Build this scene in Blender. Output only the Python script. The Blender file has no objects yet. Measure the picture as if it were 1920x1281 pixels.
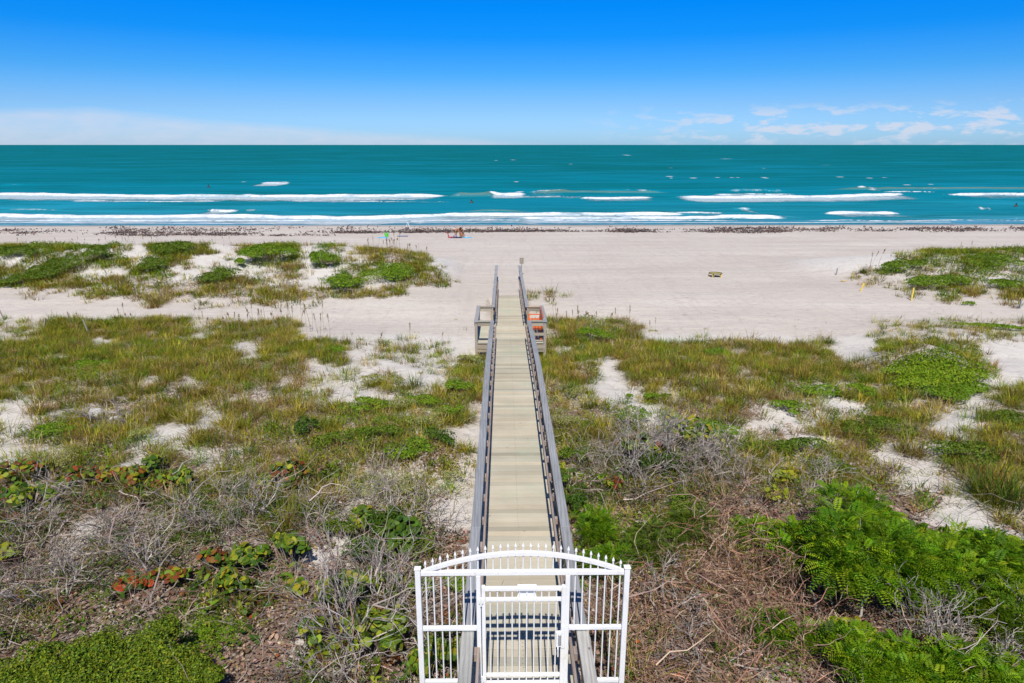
import bpy, math
import numpy as np
from math import radians as R, sin, cos, pi
rng = np.random.default_rng(11)
C = bpy.context.scene.collection
# ------------------------------------------------------------------ camera model
F_PX, PITCH, YAW = 1280.0, math.atan(369.0 / 1280.0), 0.0116
CX, CZ = -0.224, 9.2
cp_, sp_, cy_, sy_ = cos(PITCH), sin(PITCH), cos(YAW), sin(YAW)

def project(x, y, z):
    dx, H = x - CX, CZ - z
    Xc = dx * cy_ - y * sy_
    Fw = dx * sy_ + y * cy_
    zc = np.maximum(Fw * cp_ + H * sp_, 0.05)
    return 960 + F_PX * Xc / zc, 640.5 + F_PX * (H * cp_ - Fw * sp_) / zc

# ------------------------------------------------------------------ numpy noise
_T = rng.random((8, 256, 256))
def vnoise(x, y, s=0):
    x = np.asarray(x, float); y = np.asarray(y, float)
    xi, yi = np.floor(x).astype(int), np.floor(y).astype(int)
    fx, fy = x - xi, y - yi
    fx = fx * fx * (3 - 2 * fx); fy = fy * fy * (3 - 2 * fy)
    t = _T[s % 8]; g = lambda a, b: t[a & 255, b & 255]
    return (g(xi, yi) * (1 - fx) + g(xi + 1, yi) * fx) * (1 - fy) + (g(xi, yi + 1) * (1 - fx) + g(xi + 1, yi + 1) * fx) * fy
def fbm(x, y, s=0, o=4):
    a, v, n = 0.5, 0.0, 0.0
    for i in range(o):
        v = v + a * vnoise(x * 2 ** i + 17.3 * i, y * 2 ** i + 9.1 * i, s + i); n += a; a *= .5
    return v / n
def sstep(a, b, x):
    t = np.clip((x - a) / (b - a), 0, 1); return t * t * (3 - 2 * t)

# ------------------------------------------------------------------ terrain height
BY = [-40, 14, 20, 23.5, 28, 33, 36, 40, 50, 64, 76, 82, 90, 130, 400]
BZ = [2.5, 2.5, 2.3, 1.86, 1.85, 2.03, 1.95, 1.85, 1.5, .9, .35, 0, -.35, -2.5, -6]
def deck_z(y):
    return np.interp(y, [0, 6.5, 16.85, 23.3, 25.9, 38.9], [3.14, 3.06, 2.934, 2.40, 2.37, 1.75])
def ground(x, y):
    x = np.asarray(x, float); y = np.asarray(y, float)
    sh = np.interp(x, [-8, -4, -2.5, 1.5, 2.5, 6, 9, 14], [2.2, 1.6, 0, 0, 1.5, 1.2, -.6, -.8])
    ye = np.where(y < 30, y - sh * sstep(12, 20, y) * (1 - sstep(26, 31, y)), y)
    z = np.interp(ye, BY, BZ)
    # foredune on the left and on the right
    toe = np.interp(x, [-60, -27, -19, -14, -9, -5, -2.6], [35.5, 36, 32.6, 32.0, 33.2, 34, 36])
    crest = np.interp(x, [-60, -9, -2.6], [42.5, 42, 39.5])
    h = np.interp(x, [-60, -27, -12, -7, -4, -2.6], [1.5, 1.4, 1.35, 1.15, .7, 0])
    z = z + h * sstep(toe - 1.0, crest, y) * (1 - sstep(crest, 48.5, y)) * (.86 + .3 * fbm(x * .45, y * .45, 3, 3))
    toe = np.interp(x, [17, 21, 24, 28, 60], [38, 36, 34.4, 33.4, 33])
    h = np.interp(x, [17, 20, 23, 26, 60], [0, .5, .85, 1.0, 1.2])
    z = z + h * sstep(toe - .8, 41.5, y) * (1 - sstep(41.5, 48, y)) * (.86 + .3 * fbm(x * .5, y * .5, 4, 3))
    for (mx, my, a, r) in ((13.6, 21.4, .85, 1.7), (17.5, 25.6, .3, 2.6), (2.6, 25.6, .22, 1.4), (-6.5, 25.4, .2, 2.2),
                           (-3.9, 10.2, .2, 1.0), (-4.6, 11.2, .22, 1.2), (5.2, 10.5, .22, 1.8), (-2.6, 9.0, .12, .5), (-.95, 23.6, -.2, .6), (.95, 23.6, -.14, .6)):
        z = z + a * np.exp(-((x - mx) ** 2 + (y - my) ** 2) / (r * r))
    veg = (1 - sstep(19, 25, y)) * sstep(1.0, 2.2, np.abs(x))
    z = z + veg * (.5 * (fbm(x * .35, y * .35, 0, 3) - .5) + .16 * (fbm(x * 1.6, y * 1.6, 1, 3) - .5))
    far = sstep(19, 26, y) * (1 - sstep(60, 78, y))
    z = z + far * (.16 * (fbm(x * .2, y * .35, 2, 3) - .5) + .035 * (fbm(x * 1.5, y * 2.0, 5, 3) - .5))
    # room under the boardwalk, sand over its buried end
    cor = (1 - sstep(.75, 1.5, np.abs(x)))
    dz = deck_z(y)
    z = np.where(y < 32.6, np.minimum(z, dz - .3 - .25 * cor + (1 - cor) * 3), z)
    z = z + cor * np.where((y >= 32.6) & (y < 41), np.maximum(dz + .04 * sstep(32.6, 34, y) + .015 - z, -.03) * sstep(32.6, 33.6, y) * (1 - sstep(37, 41, y)), 0)
    return z
def gz(x, y): return float(ground(x, y))
def at(px, py, zoff=0.0):
    """ground point under a pixel of the photograph"""
    u, v = (px - 960) / F_PX, (py - 640.5) / F_PX
    r, f, d = u, cp_ - v * sp_, v * cp_ + sp_
    dx, dy = r * cy_ + f * sy_, f * cy_ - r * sy_
    s = np.linspace(2, 120, 6000)
    zz = CZ - s * d - zoff
    g = ground(CX + s * dx, s * dy)
    i = int(np.argmax(zz <= g)) if (zz <= g).any() else len(s) - 1
    return float(CX + s[i] * dx), float(s[i] * dy), float(g[i])
def sea_at(px, py, z=0.0):
    u, v = (px - 960) / F_PX, (py - 640.5) / F_PX
    s = (CZ - z) / (v * cp_ + sp_)
    f = cp_ - v * sp_
    return CX + s * (u * cy_ + f * sy_), s * (f * cy_ - u * sy_)

# ------------------------------------------------------------------ cover map (what grows where on the ground)
R20 = {  # 20 px rows
 460: "gvvv:v:gvg.yvv:v:yyg......................:gvvvv",
 480: ":vvvvv:vg.::vv:v:yyg......................gvvgvv",
 500: "gvgg::gv::v::y::vvvgg...................:vvgvvvv",
 520: "vggggygggggy:y:vv::gg:..................:::vgv:v",
 540: ".:::ggyygyyggyyggyg.....::................::vy:y",
 560: "....:.:y::::y::..........:..................:..:",
 580: "................................................"}
R40 = {
 600: "::ggggggg:gggg...........:gvvg...........:::::::",
 640: "ggggggggggy:gggg:::::...:gggyyygygygyyy..vvvvv..",
 680: "gggvvgggggggggy:::p::gy.:ggy.ggyggygyygyyyvvvv:.",
 720: "ggggggggggggygp::gv:gvy.:vgp.:gygyggyv:vggvvv:gg",
 760: ":ddgddggg:gggyggvvgppgw.wpyvv::yvvgy::gvvggy::vv",
 800: ":vvgygp::gvyvvvgvvgpvw.wpdddydvvvv:vv:gggggg:gg",
 840: ":p:gvy:gg:ygygvvgvgvvgw.wpgddddvvddvvvvgv:y:vggg",
 880: "spsgssssggggygssgpppppw.wsdddsdsddddvvdgvd::gggg",
 920: "sssdsdsydddddg" + "ggpppvv:w.wssdddddbdddddbdGGGv::gg:",
 960: "sddddddddddddgdddssdd:w.wvvlvvvvdbbbbGGGGGGd:::v",
 1000: "ddddddddddddds" + "l.dsssdlw.wvvvvvvvbvvvbGGGGGGGGGd:",
 1040: "dddddddddlslssll" + "dsssdllw.wvvvvvbbbbbbbGGGGGGGGGG",
 1080: "ddddddsslsssslll" + "sdsdlllw.wvvbbbbbbbbbbbGGGGGGGGG",
 1120: "dddlddllsssssllss" + "dsslllw.wvvbbbbbbbbbbbGGGGGGGGG",
 1160: "dddddddddvsllvls" + "sssdlslw.wllbbbbbbbbvbbvlldbvvvd",
 1200: "dllllllllvlll.ss" + "ssdssslw.wllbbbbbbbbvbbvvlbddddd",
 1240: "llllllllllllldddd" + "sslssslw.wllbbbbbbvvbbvvvvvdvvv"}
for d in (R20, R40):
    for k in d:
        d[k] = (d[k] + d[k][-1] * 48)[:48]
GRID = [R20[y] for y in range(460, 600, 20)] + [R40[y] for y in range(600, 1280, 40)]
CODES = np.array([[ord(c) for c in r] for r in GRID])
BARE = [(75,652,15,8),(100,672,12,8),(42,693,14,8),(192,642,18,8),(215,638,14,6),(460,656,28,12),(275,712,25,12),(350,716,16,12),
 (30,757,15,6),(60,745,15,6),(25,792,38,20),(100,773,15,8),(165,765,14,10),(178,778,12,8),(330,802,48,14),(390,787,35,8),(440,756,18,6),
 (20,851,26,7),(105,842,18,8),(230,872,45,14),(262,862,20,8),(590,695,25,20),(660,670,30,18),(530,717,15,18),(725,757,15,8),(455,852,20,10),
 (690,737,30,9),(785,716,52,14),(740,690,50,14),(840,690,40,10),(1135,690,22,20),(1150,732,30,22),(1200,766,42,10),(1245,742,18,20),
 (1225,786,25,12),(1280,802,18,8),(1050,662,24,8),(1285,671,14,6),(1440,795,40,10),(1575,725,12,25),(1580,766,40,12),(1540,782,35,10),
 (1530,802,25,14),(1545,828,20,8),(1755,726,20,5),(1850,757,40,12),(1775,802,40,14),(1830,797,25,12),(1660,862,32,14),(1700,882,25,8),
 (1720,907,48,13),(1790,912,40,12),(1790,965,60,18),(1870,987,40,15),(1900,962,30,12),(585,1050,30,18),(570,1200,14,22),(150,990,50,14),
 (120,1020,40,14),(410,945,40,12),(640,960,30,10),(860,980,30,20),(855,880,14,30),(840,960,20,40),(1040,925,14,14),(1110,880,14,16)]
def cover(x, y, z=None, jit=1.0):
    if z is None: z = ground(x, y)
    px, py = project(x, y, z)
    sc = np.interp(py, [460, 600, 900, 1280], [6, 10, 18, 26]) * jit
    px = px + sc * 2 * (fbm(x * 1.3, y * 1.3, 6, 3) - .5) * 2
    py = py + sc * 1.0 * (fbm(x * 1.3 + 50, y * 1.3, 7, 3) - .5) * 2
    row = np.where(py < 600, (py - 460) / 20, 7 + (py - 600) / 40)
    row = np.clip(np.floor(row).astype(int), -1, len(GRID) - 1)
    colx = np.clip(np.floor(px / 40).astype(int), 0, 47)
    c = np.where(row < 0, ord('.'), CODES[np.maximum(row, 0), colx])
    for (ex, ey, ra, rb) in BARE:
        c = np.where(((px - ex) / (ra * .85)) ** 2 + ((py - ey) / (rb * .85)) ** 2 < 1, ord('.'), c)
    # off to both sides the dunes go on
    out = (px < 0) | (px > 1919)
    return np.where(np.abs(x) < .78, ord('w'), c), px, py
def is_in(c, s): return np.isin(c, [ord(k) for k in s])

# ------------------------------------------------------------------ mesh accumulation
class Geo:
    def __init__(s): s.V, s.C, s.L, s.S, s.n = [], [], [], [], 0
    def add(s, V, F, col):
        """V (n,k,3) copies of a k-vertex shape, F (m,j) faces in it, col (n,3) or (n,k,3)"""
        V = np.asarray(V, float); n, k = V.shape[:2]
        if n == 0: return
        col = np.asarray(col, float)
        if col.ndim == 1: col = np.tile(col, (n, 1))
        if col.ndim == 2: col = np.repeat(col[:, None, :], k, 1)
        F = np.asarray(F)
        idx = (np.arange(n)[:, None, None] * k + F[None]) + s.n
        s.V.append(V.reshape(-1, 3)); s.C.append(col.reshape(-1, 3)); s.L.append(idx.reshape(-1))
        s.S.append(np.full(n * len(F), F.shape[1])); s.n += n * k
    def box(s, c, size, rz=0.0, col=(1, 1, 1), rx=0.0, ry=0.0):
        h = np.array(size) / 2
        v = np.array([[a, b, d] for a in (-1, 1) for b in (-1, 1) for d in (-1, 1)], float) * h
        if rx: v = v @ np.array([[1, 0, 0], [0, cos(rx), sin(rx)], [0, -sin(rx), cos(rx)]])
        if ry: v = v @ np.array([[cos(ry), 0, -sin(ry)], [0, 1, 0], [sin(ry), 0, cos(ry)]])
        if rz: v = v @ np.array([[cos(rz), sin(rz), 0], [-sin(rz), cos(rz), 0], [0, 0, 1]])
        s.add((v + np.array(c))[None], [[0, 1, 3, 2], [4, 6, 7, 5], [0, 4, 5, 1], [2, 3, 7, 6], [0, 2, 6, 4], [1, 5, 7, 3]], np.array(col)[None])
        return s
    def tube(s, pts, rad, sides=8, col=(1, 1, 1)):
        pts = np.asarray(pts, float); m = len(pts)
        rad = np.full(m, rad) if np.isscalar(rad) else np.asarray(rad)
        d = np.gradient(pts, axis=0); d /= np.linalg.norm(d, axis=1)[:, None] + 1e-9
        ref = np.array([0, 0, 1.0]) if abs(d[:, 2]).mean() < .8 else np.array([1.0, 0, 0])
        u = np.cross(d, ref); u /= np.linalg.norm(u, axis=1)[:, None] + 1e-9
        w = np.cross(d, u)
        a = np.arange(sides) * 2 * pi / sides
        ring = pts[:, None] + rad[:, None, None] * (u[:, None] * np.cos(a)[None, :, None] + w[:, None] * np.sin(a)[None, :, None])
        F = [[i * sides + j, i * sides + (j + 1) % sides, (i + 1) * sides + (j + 1) % sides, (i + 1) * sides + j] for i in range(m - 1) for j in range(sides)]
        s.add(ring.reshape(1, -1, 3), F, np.array(col)[None])
        s.add(ring[[0]][:, ::-1], [list(range(sides))], np.array(col)[None]); s.add(ring[[-1]], [list(range(sides))], np.array(col)[None])
        return s
    def disc(s, c, r, n=16, col=(1, 1, 1), normal=None):
        a = np.arange(n) * 2 * pi / n
        s.add(np.stack([c[0] + r * np.cos(a), c[1] + r * np.sin(a), np.full(n, c[2])], 1)[None], [list(range(n))], np.array(col)[None]); return s
    def ball(s, c, r, seg=12, rings=8, col=(1, 1, 1), sc=(1, 1, 1)):
        th = np.linspace(0, pi, rings + 1); ph = np.arange(seg) * 2 * pi / seg
        V = np.array([[sin(t) * cos(p) * sc[0], sin(t) * sin(p) * sc[1], cos(t) * sc[2]] for t in th for p in ph]) * r + np.array(c)
        F = [[i * seg + j, (i + 1) * seg + j, (i + 1) * seg + (j + 1) % seg, i * seg + (j + 1) % seg] for i in range(rings) for j in range(seg)]
        s.add(V[None], F, np.array(col)[None]); return s
    def segs(s, P0, P1, r0, r1, col):
        P0, P1 = np.asarray(P0, float), np.asarray(P1, float)
        if len(P0) == 0: return s
        d = P1 - P0; d /= np.linalg.norm(d, axis=1)[:, None] + 1e-9
        ref = np.where(np.abs(d[:, 2:3]) < .9, np.array([[0, 0, 1.0]]), np.array([[1.0, 0, 0]]))
        u = np.cross(d, ref); u /= np.linalg.norm(u, axis=1)[:, None] + 1e-9
        w = np.cross(d, u); V = []
        for P, r in ((P0, r0), (P1, r1)):
            r = np.broadcast_to(np.asarray(r, float), (len(P0),))[:, None]
            for a in (0, 2 * pi / 3, 4 * pi / 3): V.append(P + r * (u * cos(a) + w * sin(a)))
        s.add(np.stack(V, 1), [[0, 1, 4, 3], [1, 2, 5, 4], [2, 0, 3, 5]], col); return s
    def mesh(s, name, smooth=False):
        me = bpy.data.meshes.new(name)
        if not s.n: return me
        V, Cc, L, S = np.concatenate(s.V), np.concatenate(s.C), np.concatenate(s.L), np.concatenate(s.S)
        me.vertices.add(len(V)); me.vertices.foreach_set("co", V.astype(np.float32).ravel())
        me.loops.add(len(L)); me.loops.foreach_set("vertex_index", L.astype(np.int32))
        me.polygons.add(len(S)); me.polygons.foreach_set("loop_start", (np.cumsum(S) - S).astype(np.int32))
        me.polygons.foreach_set("use_smooth", np.full(len(S), smooth))
        a = me.color_attributes.new("Col", 'FLOAT_COLOR', 'POINT')
        a.data.foreach_set("color", np.concatenate([Cc, np.ones((len(Cc), 1))], 1).astype(np.float32).ravel())
        me.update(calc_edges=True); return me
    def build(s, name, mat, parent=None, smooth=False, bevel=0.0):
        return link(name, s.mesh(name, smooth), mat, parent, bevel)

def link(name, me, mat, parent=None, bevel=0.0):
    if mat and not me.materials: me.materials.append(mat)
    o = bpy.data.objects.new(name, me); C.objects.link(o)
    if parent: o.parent = parent
    if bevel:
        m = o.modifiers.new("edge", 'BEVEL'); m.width = bevel; m.segments = 1; m.limit_method = 'ANGLE'
    return o
def thing(name, label, cat, loc=(0, 0, 0), rz=0.0, group=None):
    o = bpy.data.objects.new(name, None); C.objects.link(o); o.empty_display_size = .2
    o.location = loc; o.rotation_euler = (0, 0, rz)
    return tag(o, label, cat, group)
def tag(o, label=None, cat=None, group=None, kind=None):
    for k, v in (("label", label), ("category", cat), ("group", group), ("kind", kind)):
        if v: o[k] = v
    return o
def copy_tree(o, parent=None, loc=None, rz=None, scale=None):
    c = o.copy(); C.objects.link(c)
    if parent: c.parent = parent
    if loc is not None: c.location = loc
    if rz is not None: c.rotation_euler = (0, 0, rz)
    if scale is not None: c.scale = (scale,) * 3 if np.isscalar(scale) else scale
    for ch in list(o.children): copy_tree(ch, c)
    return c

# ------------------------------------------------------------------ node helpers
class NT:
    def __init__(s, name):
        s.m = bpy.data.materials.new(name); s.m.use_nodes = True; s.t = s.m.node_tree
        s.t.nodes.clear(); s.out = s.n('ShaderNodeOutputMaterial')
    def n(s, typ, **kw):
        nd = s.t.nodes.new(typ)
        for k, v in kw.items():
            if hasattr(nd, k): setattr(nd, k, v)
            else: s.set(nd.inputs[k.replace('_', ' ')], v)
        return nd
    def set(s, sock, v):
        if isinstance(v, bpy.types.NodeSocket): s.t.links.new(v, sock)
        else: sock.default_value = v
    def math(s, op, a, b=0.0, c=None, clamp=False):
        nd = s.n('ShaderNodeMath'); nd.operation = op; nd.use_clamp = clamp
        s.set(nd.inputs[0], a); s.set(nd.inputs[1], b)
        if c is not None: s.set(nd.inputs[2], c)
        return nd.outputs[0]
    def mix(s, fac, a, b, mode='MIX'):
        nd = s.n('ShaderNodeMix'); nd.data_type = 'RGBA'; nd.blend_type = mode; nd.clamp_factor = True
        s.set(nd.inputs[0], fac)
        for sock, v in ((nd.inputs[6], a), (nd.inputs[7], b)):
            s.set(sock, v if isinstance(v, bpy.types.NodeSocket) else (tuple(v) + (1,) if len(v) == 3 else v))
        return nd.outputs[2]
    def ramp(s, fac, stops):
        nd = s.n('ShaderNodeValToRGB'); e = nd.color_ramp.elements
        while len(e) < len(stops): e.new(.5)
        for el, (p, c) in zip(e, stops):
            el.position = p; el.color = (c, c, c, 1) if np.isscalar(c) else tuple(c) + (1,)
        s.set(nd.inputs[0], fac); return nd.outputs[0]
    def noise(s, vec, scale, detail=3, rough=.55, dist=0.0):
        nd = s.n('ShaderNodeTexNoise'); s.set(nd.inputs['Scale'], scale); s.set(nd.inputs['Detail'], detail)
        s.set(nd.inputs['Roughness'], rough); s.set(nd.inputs['Distortion'], dist)
        if vec is not None: s.set(nd.inputs['Vector'], vec)
        return nd.outputs[0]
    def scale(s, vec, sc):
        nd = s.n('ShaderNodeMapping'); s.set(nd.inputs[0], vec); nd.inputs['Scale'].default_value = sc; return nd.outputs[0]
    def obj(s): return s.n('ShaderNodeTexCoord').outputs['Object']
    def pos(s): return s.n('ShaderNodeNewGeometry').outputs['Position']
    def attr(s, name='Col'):
        nd = s.n('ShaderNodeAttribute'); nd.attribute_name = name; return nd.outputs[0]
    def bump(s, h, dist=.01, strength=1.0, normal=None):
        nd = s.n('ShaderNodeBump'); nd.inputs['Distance'].default_value = dist; nd.inputs['Strength'].default_value = strength
        s.set(nd.inputs['Height'], h)
        if normal is not None: s.set(nd.inputs['Normal'], normal)
        return nd.outputs[0]
    def bsdf(s, col, rough=.7, spec=.3, normal=None, **kw):
        nd = s.n('ShaderNodeBsdfPrincipled')
        s.set(nd.inputs['Base Color'], col if isinstance(col, bpy.types.NodeSocket) else tuple(col) + (1,))
        s.set(nd.inputs['Roughness'], rough); s.set(nd.inputs['Specular IOR Level'], spec)
        if normal is not None: s.set(nd.inputs['Normal'], normal)
        for k, v in kw.items(): s.set(nd.inputs[k.replace('_', ' ')], v)
        return nd.outputs[0]
    def done(s, sh): s.t.links.new(sh, s.out.inputs['Surface']); return s.m

def mat_plain(name, col, rough=.6, spec=.3, var=.12, **kw):
    t = NT(name); f = t.noise(t.obj(), 9, 4)
    c = t.mix(f, tuple(x * (1 - var) for x in col), tuple(min(1, x * (1 + var)) for x in col))
    return t.done(t.bsdf(c, rough, spec, **kw))
def mat_leaf(name, trans=.3, rough=.55, spec=.25):
    t = NT(name); c = t.attr()
    n1 = t.noise(t.pos(), 2.3, 3)
    c = t.mix(t.ramp(n1, [(.35, 0.), (.7, .55)]), c, t.mix(1.0, c, (1.25, 1.1, .75), 'MULTIPLY'))
    b = t.bsdf(c, rough, spec)
    tr = t.n('ShaderNodeBsdfTranslucent'); t.set(tr.inputs['Color'], t.mix(1.0, c, (1.15, 1.2, .6), 'MULTIPLY'))
    mx = t.n('ShaderNodeMixShader'); mx.inputs[0].default_value = trans
    t.t.links.new(b, mx.inputs[1]); t.t.links.new(tr.outputs[0], mx.inputs[2])
    return t.done(mx.outputs[0])
def mat_vcol(name, rough=.8, spec=.2):
    t = NT(name); c = t.attr(); n = t.noise(t.pos(), 40, 2)
    return t.done(t.bsdf(t.mix(n, t.mix(1., c, (.75, .75, .75), 'MULTIPLY'), c), rough, spec))
def mat_wood(name, axis, light, dark, stain=None, grain=1.0, rough=.85):
    """weathered timber, grain along an axis, one tone per board from the colour attribute"""
    t = NT(name); o = t.obj(); a = t.attr()
    sc = [38, 38, 38]; sc[axis] = 1.6
    g1 = t.noise(t.scale(o, sc), 1.0, 5, .6, 1.2)
    sc2 = [9, 9, 9]; sc2[axis] = .9
    w = t.n('ShaderNodeTexWave'); w.wave_type = 'RINGS'; w.rings_direction = 'XYZ'[axis]
    t.set(w.inputs['Vector'], t.scale(o, sc2)); w.inputs['Scale'].default_value = 2.2; w.inputs['Distortion'].default_value = 5.5; w.inputs['Detail'].default_value = 3; w.inputs['Detail Scale'].default_value = .7
    f = t.mix(.45, t.ramp(g1, [(.25, 0.), (.75, 1.)]), w.outputs[0])
    c = t.mix(f, dark, light)
    big = t.noise(o, 1.1, 4)
    c = t.mix(t.ramp(big, [(.3, .35), (.65, 0.)]), c, tuple(x * .62 for x in dark))
    c = t.mix(1., c, a, 'MULTIPLY')
    if stain:
        s1 = t.noise(t.scale(o, (.7, .55, 1)), 1.0, 4, .6)
        c = t.mix(t.ramp(s1, [(.55, 0.), (.72, .55)]), c, stain)
    kn = t.n('ShaderNodeTexVoronoi'); t.set(kn.inputs['Vector'], t.scale(o, [3.0 if i != axis else 1.6 for i in range(3)])); kn.inputs['Scale'].default_value = 1.3
    c = t.mix(t.ramp(kn.outputs[0], [(.03, .8), (.07, 0.)]), c, tuple(x * .35 for x in dark))
    return t.done(t.bsdf(c, rough, .2, t.bump(g1, .004, .7)))

M = {}
M['deck'] = mat_wood('pale_deck_timber', 0, (.60, .555, .44), (.44, .39, .285), stain=(.38, .45, .33))
M['cap'] = mat_wood('grey_weathered_timber', 1, (.40, .41, .42), (.215, .22, .232))
M['rail'] = mat_wood('brown_grey_timber', 1, (.40, .33, .29), (.22, .175, .155))
M['cross'] = mat_wood('tan_cross_timber', 0, (.47, .41, .32), (.29, .245, .18))
M['post'] = mat_wood('post_timber', 2, (.42, .37, .30), (.25, .215, .17))
def mat_paint():
    t = NT('white_gate_paint'); o = t.obj()
    d = t.noise(o, 6, 5, .65); d2 = t.noise(t.scale(o, (14, 14, 2.5)), 1, 3)
    c = t.mix(t.ramp(d, [(.5, 0.), (.8, .5)]), (.83, .83, .82), (.66, .65, .60))
    c = t.mix(t.ramp(d2, [(.60, 0.), (.76, .5)]), c, (.56, .50, .41))
    return t.done(t.bsdf(c, .38, .4, t.bump(d, .001, .4)))
M['white'] = mat_paint()
M['steel'] = mat_plain('grey_keypad_metal', (.30, .31, .32), .4, .5, metallic=.6) if False else mat_plain('grey_keypad_metal', (.30, .31, .32), .4, .5)
M['leaf'] = mat_leaf('leaf'); M['grass'] = mat_leaf('grass_blade', .25, .7, .15); M['waxy'] = mat_leaf('waxy_leaf', .32, .5, .22)
M['twig'] = mat_vcol('dry_twig', .9, .1); M['litter'] = mat_vcol('dry_leaf', .9, .1); M['weed'] = mat_vcol('seaweed', .8, .25)
M['orange'] = mat_plain('orange_paint', (.62, .15, .035), .5, .3); M['yellow'] = mat_plain('yellow_paint', (.70, .50, .10), .5, .3)
M['black'] = mat_plain('black_rubber', (.03, .03, .03), .6); M['rock'] = mat_plain('pale_concrete', (.52, .49, .45), .9, .1, .25)
M['red'] = mat_plain('red_fabric', (.55, .03, .06), .8); M['navy'] = mat_plain('navy_fabric', (.03, .03, .09), .85)
M['sky'] = mat_plain('light_blue_plastic', (.12, .50, .75), .5); M['whitep'] = mat_plain('white_plastic', (.8, .8, .8), .4)
M['greyf'] = mat_plain('grey_fabric', (.25, .25, .32), .9); M['green'] = mat_plain('green_plastic', (.10, .65, .05), .45)
M['skin'] = mat_plain('tanned_skin', (.42, .19, .10), .55); M['hair'] = mat_plain('dark_hair', (.03, .02, .018), .6); M['brownf'] = mat_plain('dark_brown_fabric', (.08, .035, .02), .8)
M['shadeskin'] = mat_plain('shaded_skin', (.10, .06, .045), .5)  # darker copy of the skin for swimmers, shade put into its colour

# ------------------------------------------------------------------ sand
def mat_sand():
    t = NT('beach_sand'); p = t.pos(); a = t.attr('Col')
    sep = t.n('ShaderNodeSeparateXYZ'); t.set(sep.inputs[0], p); Y = sep.outputs[1]; Z = sep.outputs[2]
    asep = t.n('ShaderNodeSeparateColor'); t.set(asep.inputs[0], a)
    lit, white = asep.outputs[0], asep.outputs[1]
    big = t.noise(t.scale(p, (.10, .22, .2)), 1, 4, .55)
    streak = t.noise(t.scale(p, (.045, .9, .5)), 1, 4, .6, .5)
    trk = t.noise(t.scale(p, (.05, 1.5, .5)), 1, 4, .65, 1.4); tr2 = t.noise(t.scale(p, (1.1, .12, .5)), 1, 3, .6, 2.0)
    fine = t.noise(p, 26, 4, .7); mid = t.noise(p, 2.4, 5, .65)
    c = t.mix(t.ramp(big, [(.3, 0.), (.7, 1.)]), (.565, .50, .44), (.66, .61, .54))
    c = t.mix(t.ramp(streak, [(.35, .5), (.6, 0.)]), c, (.52, .46, .41))
    c = t.mix(t.ramp(trk, [(.40, .3), (.52, 0.)]), c, (.45, .395, .36)); c = t.mix(t.ramp(tr2, [(.38, .22), (.48, 0.)]), c, (.43, .375, .34))
    c = t.mix(white, c, (.66, .63, .585))
    c = t.mix(t.ramp(fine, [(.35, .30), (.6, 0.)]), c, (.31, .27, .245))
    c = t.mix(t.ramp(mid, [(.32, .35), (.5, 0.)]), c, (.43, .375, .34))
    # scraps of dead leaf and stem on the ground under plants
    ln = t.noise(p, 7.5, 5, .75); ln2 = t.noise(t.scale(p, (30, 12, 20)), 1, 3, .6)
    lc = t.mix(ln2, (.075, .048, .034), (.31, .22, .165))
    thr = t.math('SUBTRACT', 1.02, lit)
    f = t.math('MULTIPLY', t.math('SUBTRACT', t.mix(.5, t.ramp(ln, [(.3, 0.), (.7, 1.)]), t.ramp(ln2, [(.3, 0.), (.7, 1.)])), thr), 5.0, clamp=True)
    c = t.mix(f, c, lc)
    wet = t.ramp(t.math('ADD', Z, t.math('MULTIPLY', big, .22)), [(.0, 1.), (.33, 0.)])
    c = t.mix(wet, c, (.20, .165, .145))
    rg = t.math('SUBTRACT', .95, t.math('MULTIPLY', wet, .55))
    foot = t.n('ShaderNodeTexVoronoi'); t.set(foot.inputs['Vector'], t.scale(p, (2.3, 1.7, 1))); foot.inputs['Scale'].default_value = 1.1
    h = t.math('ADD', t.math('MULTIPLY', mid, 1.2), t.math('MULTIPLY', fine, .35))
    h = t.math('ADD', h, t.math('MULTIPLY', t.ramp(foot.outputs[0], [(.05, 0.), (.3, 1.)]), .55))
    h = t.math('ADD', h, t.math('MULTIPLY', streak, .8))
    return t.done(t.bsdf(c, rg, .2, t.bump(t.math('ADD', h, t.math('MULTIPLY', trk, .4)), .06, .9)))
M['sand'] = mat_sand()

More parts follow.
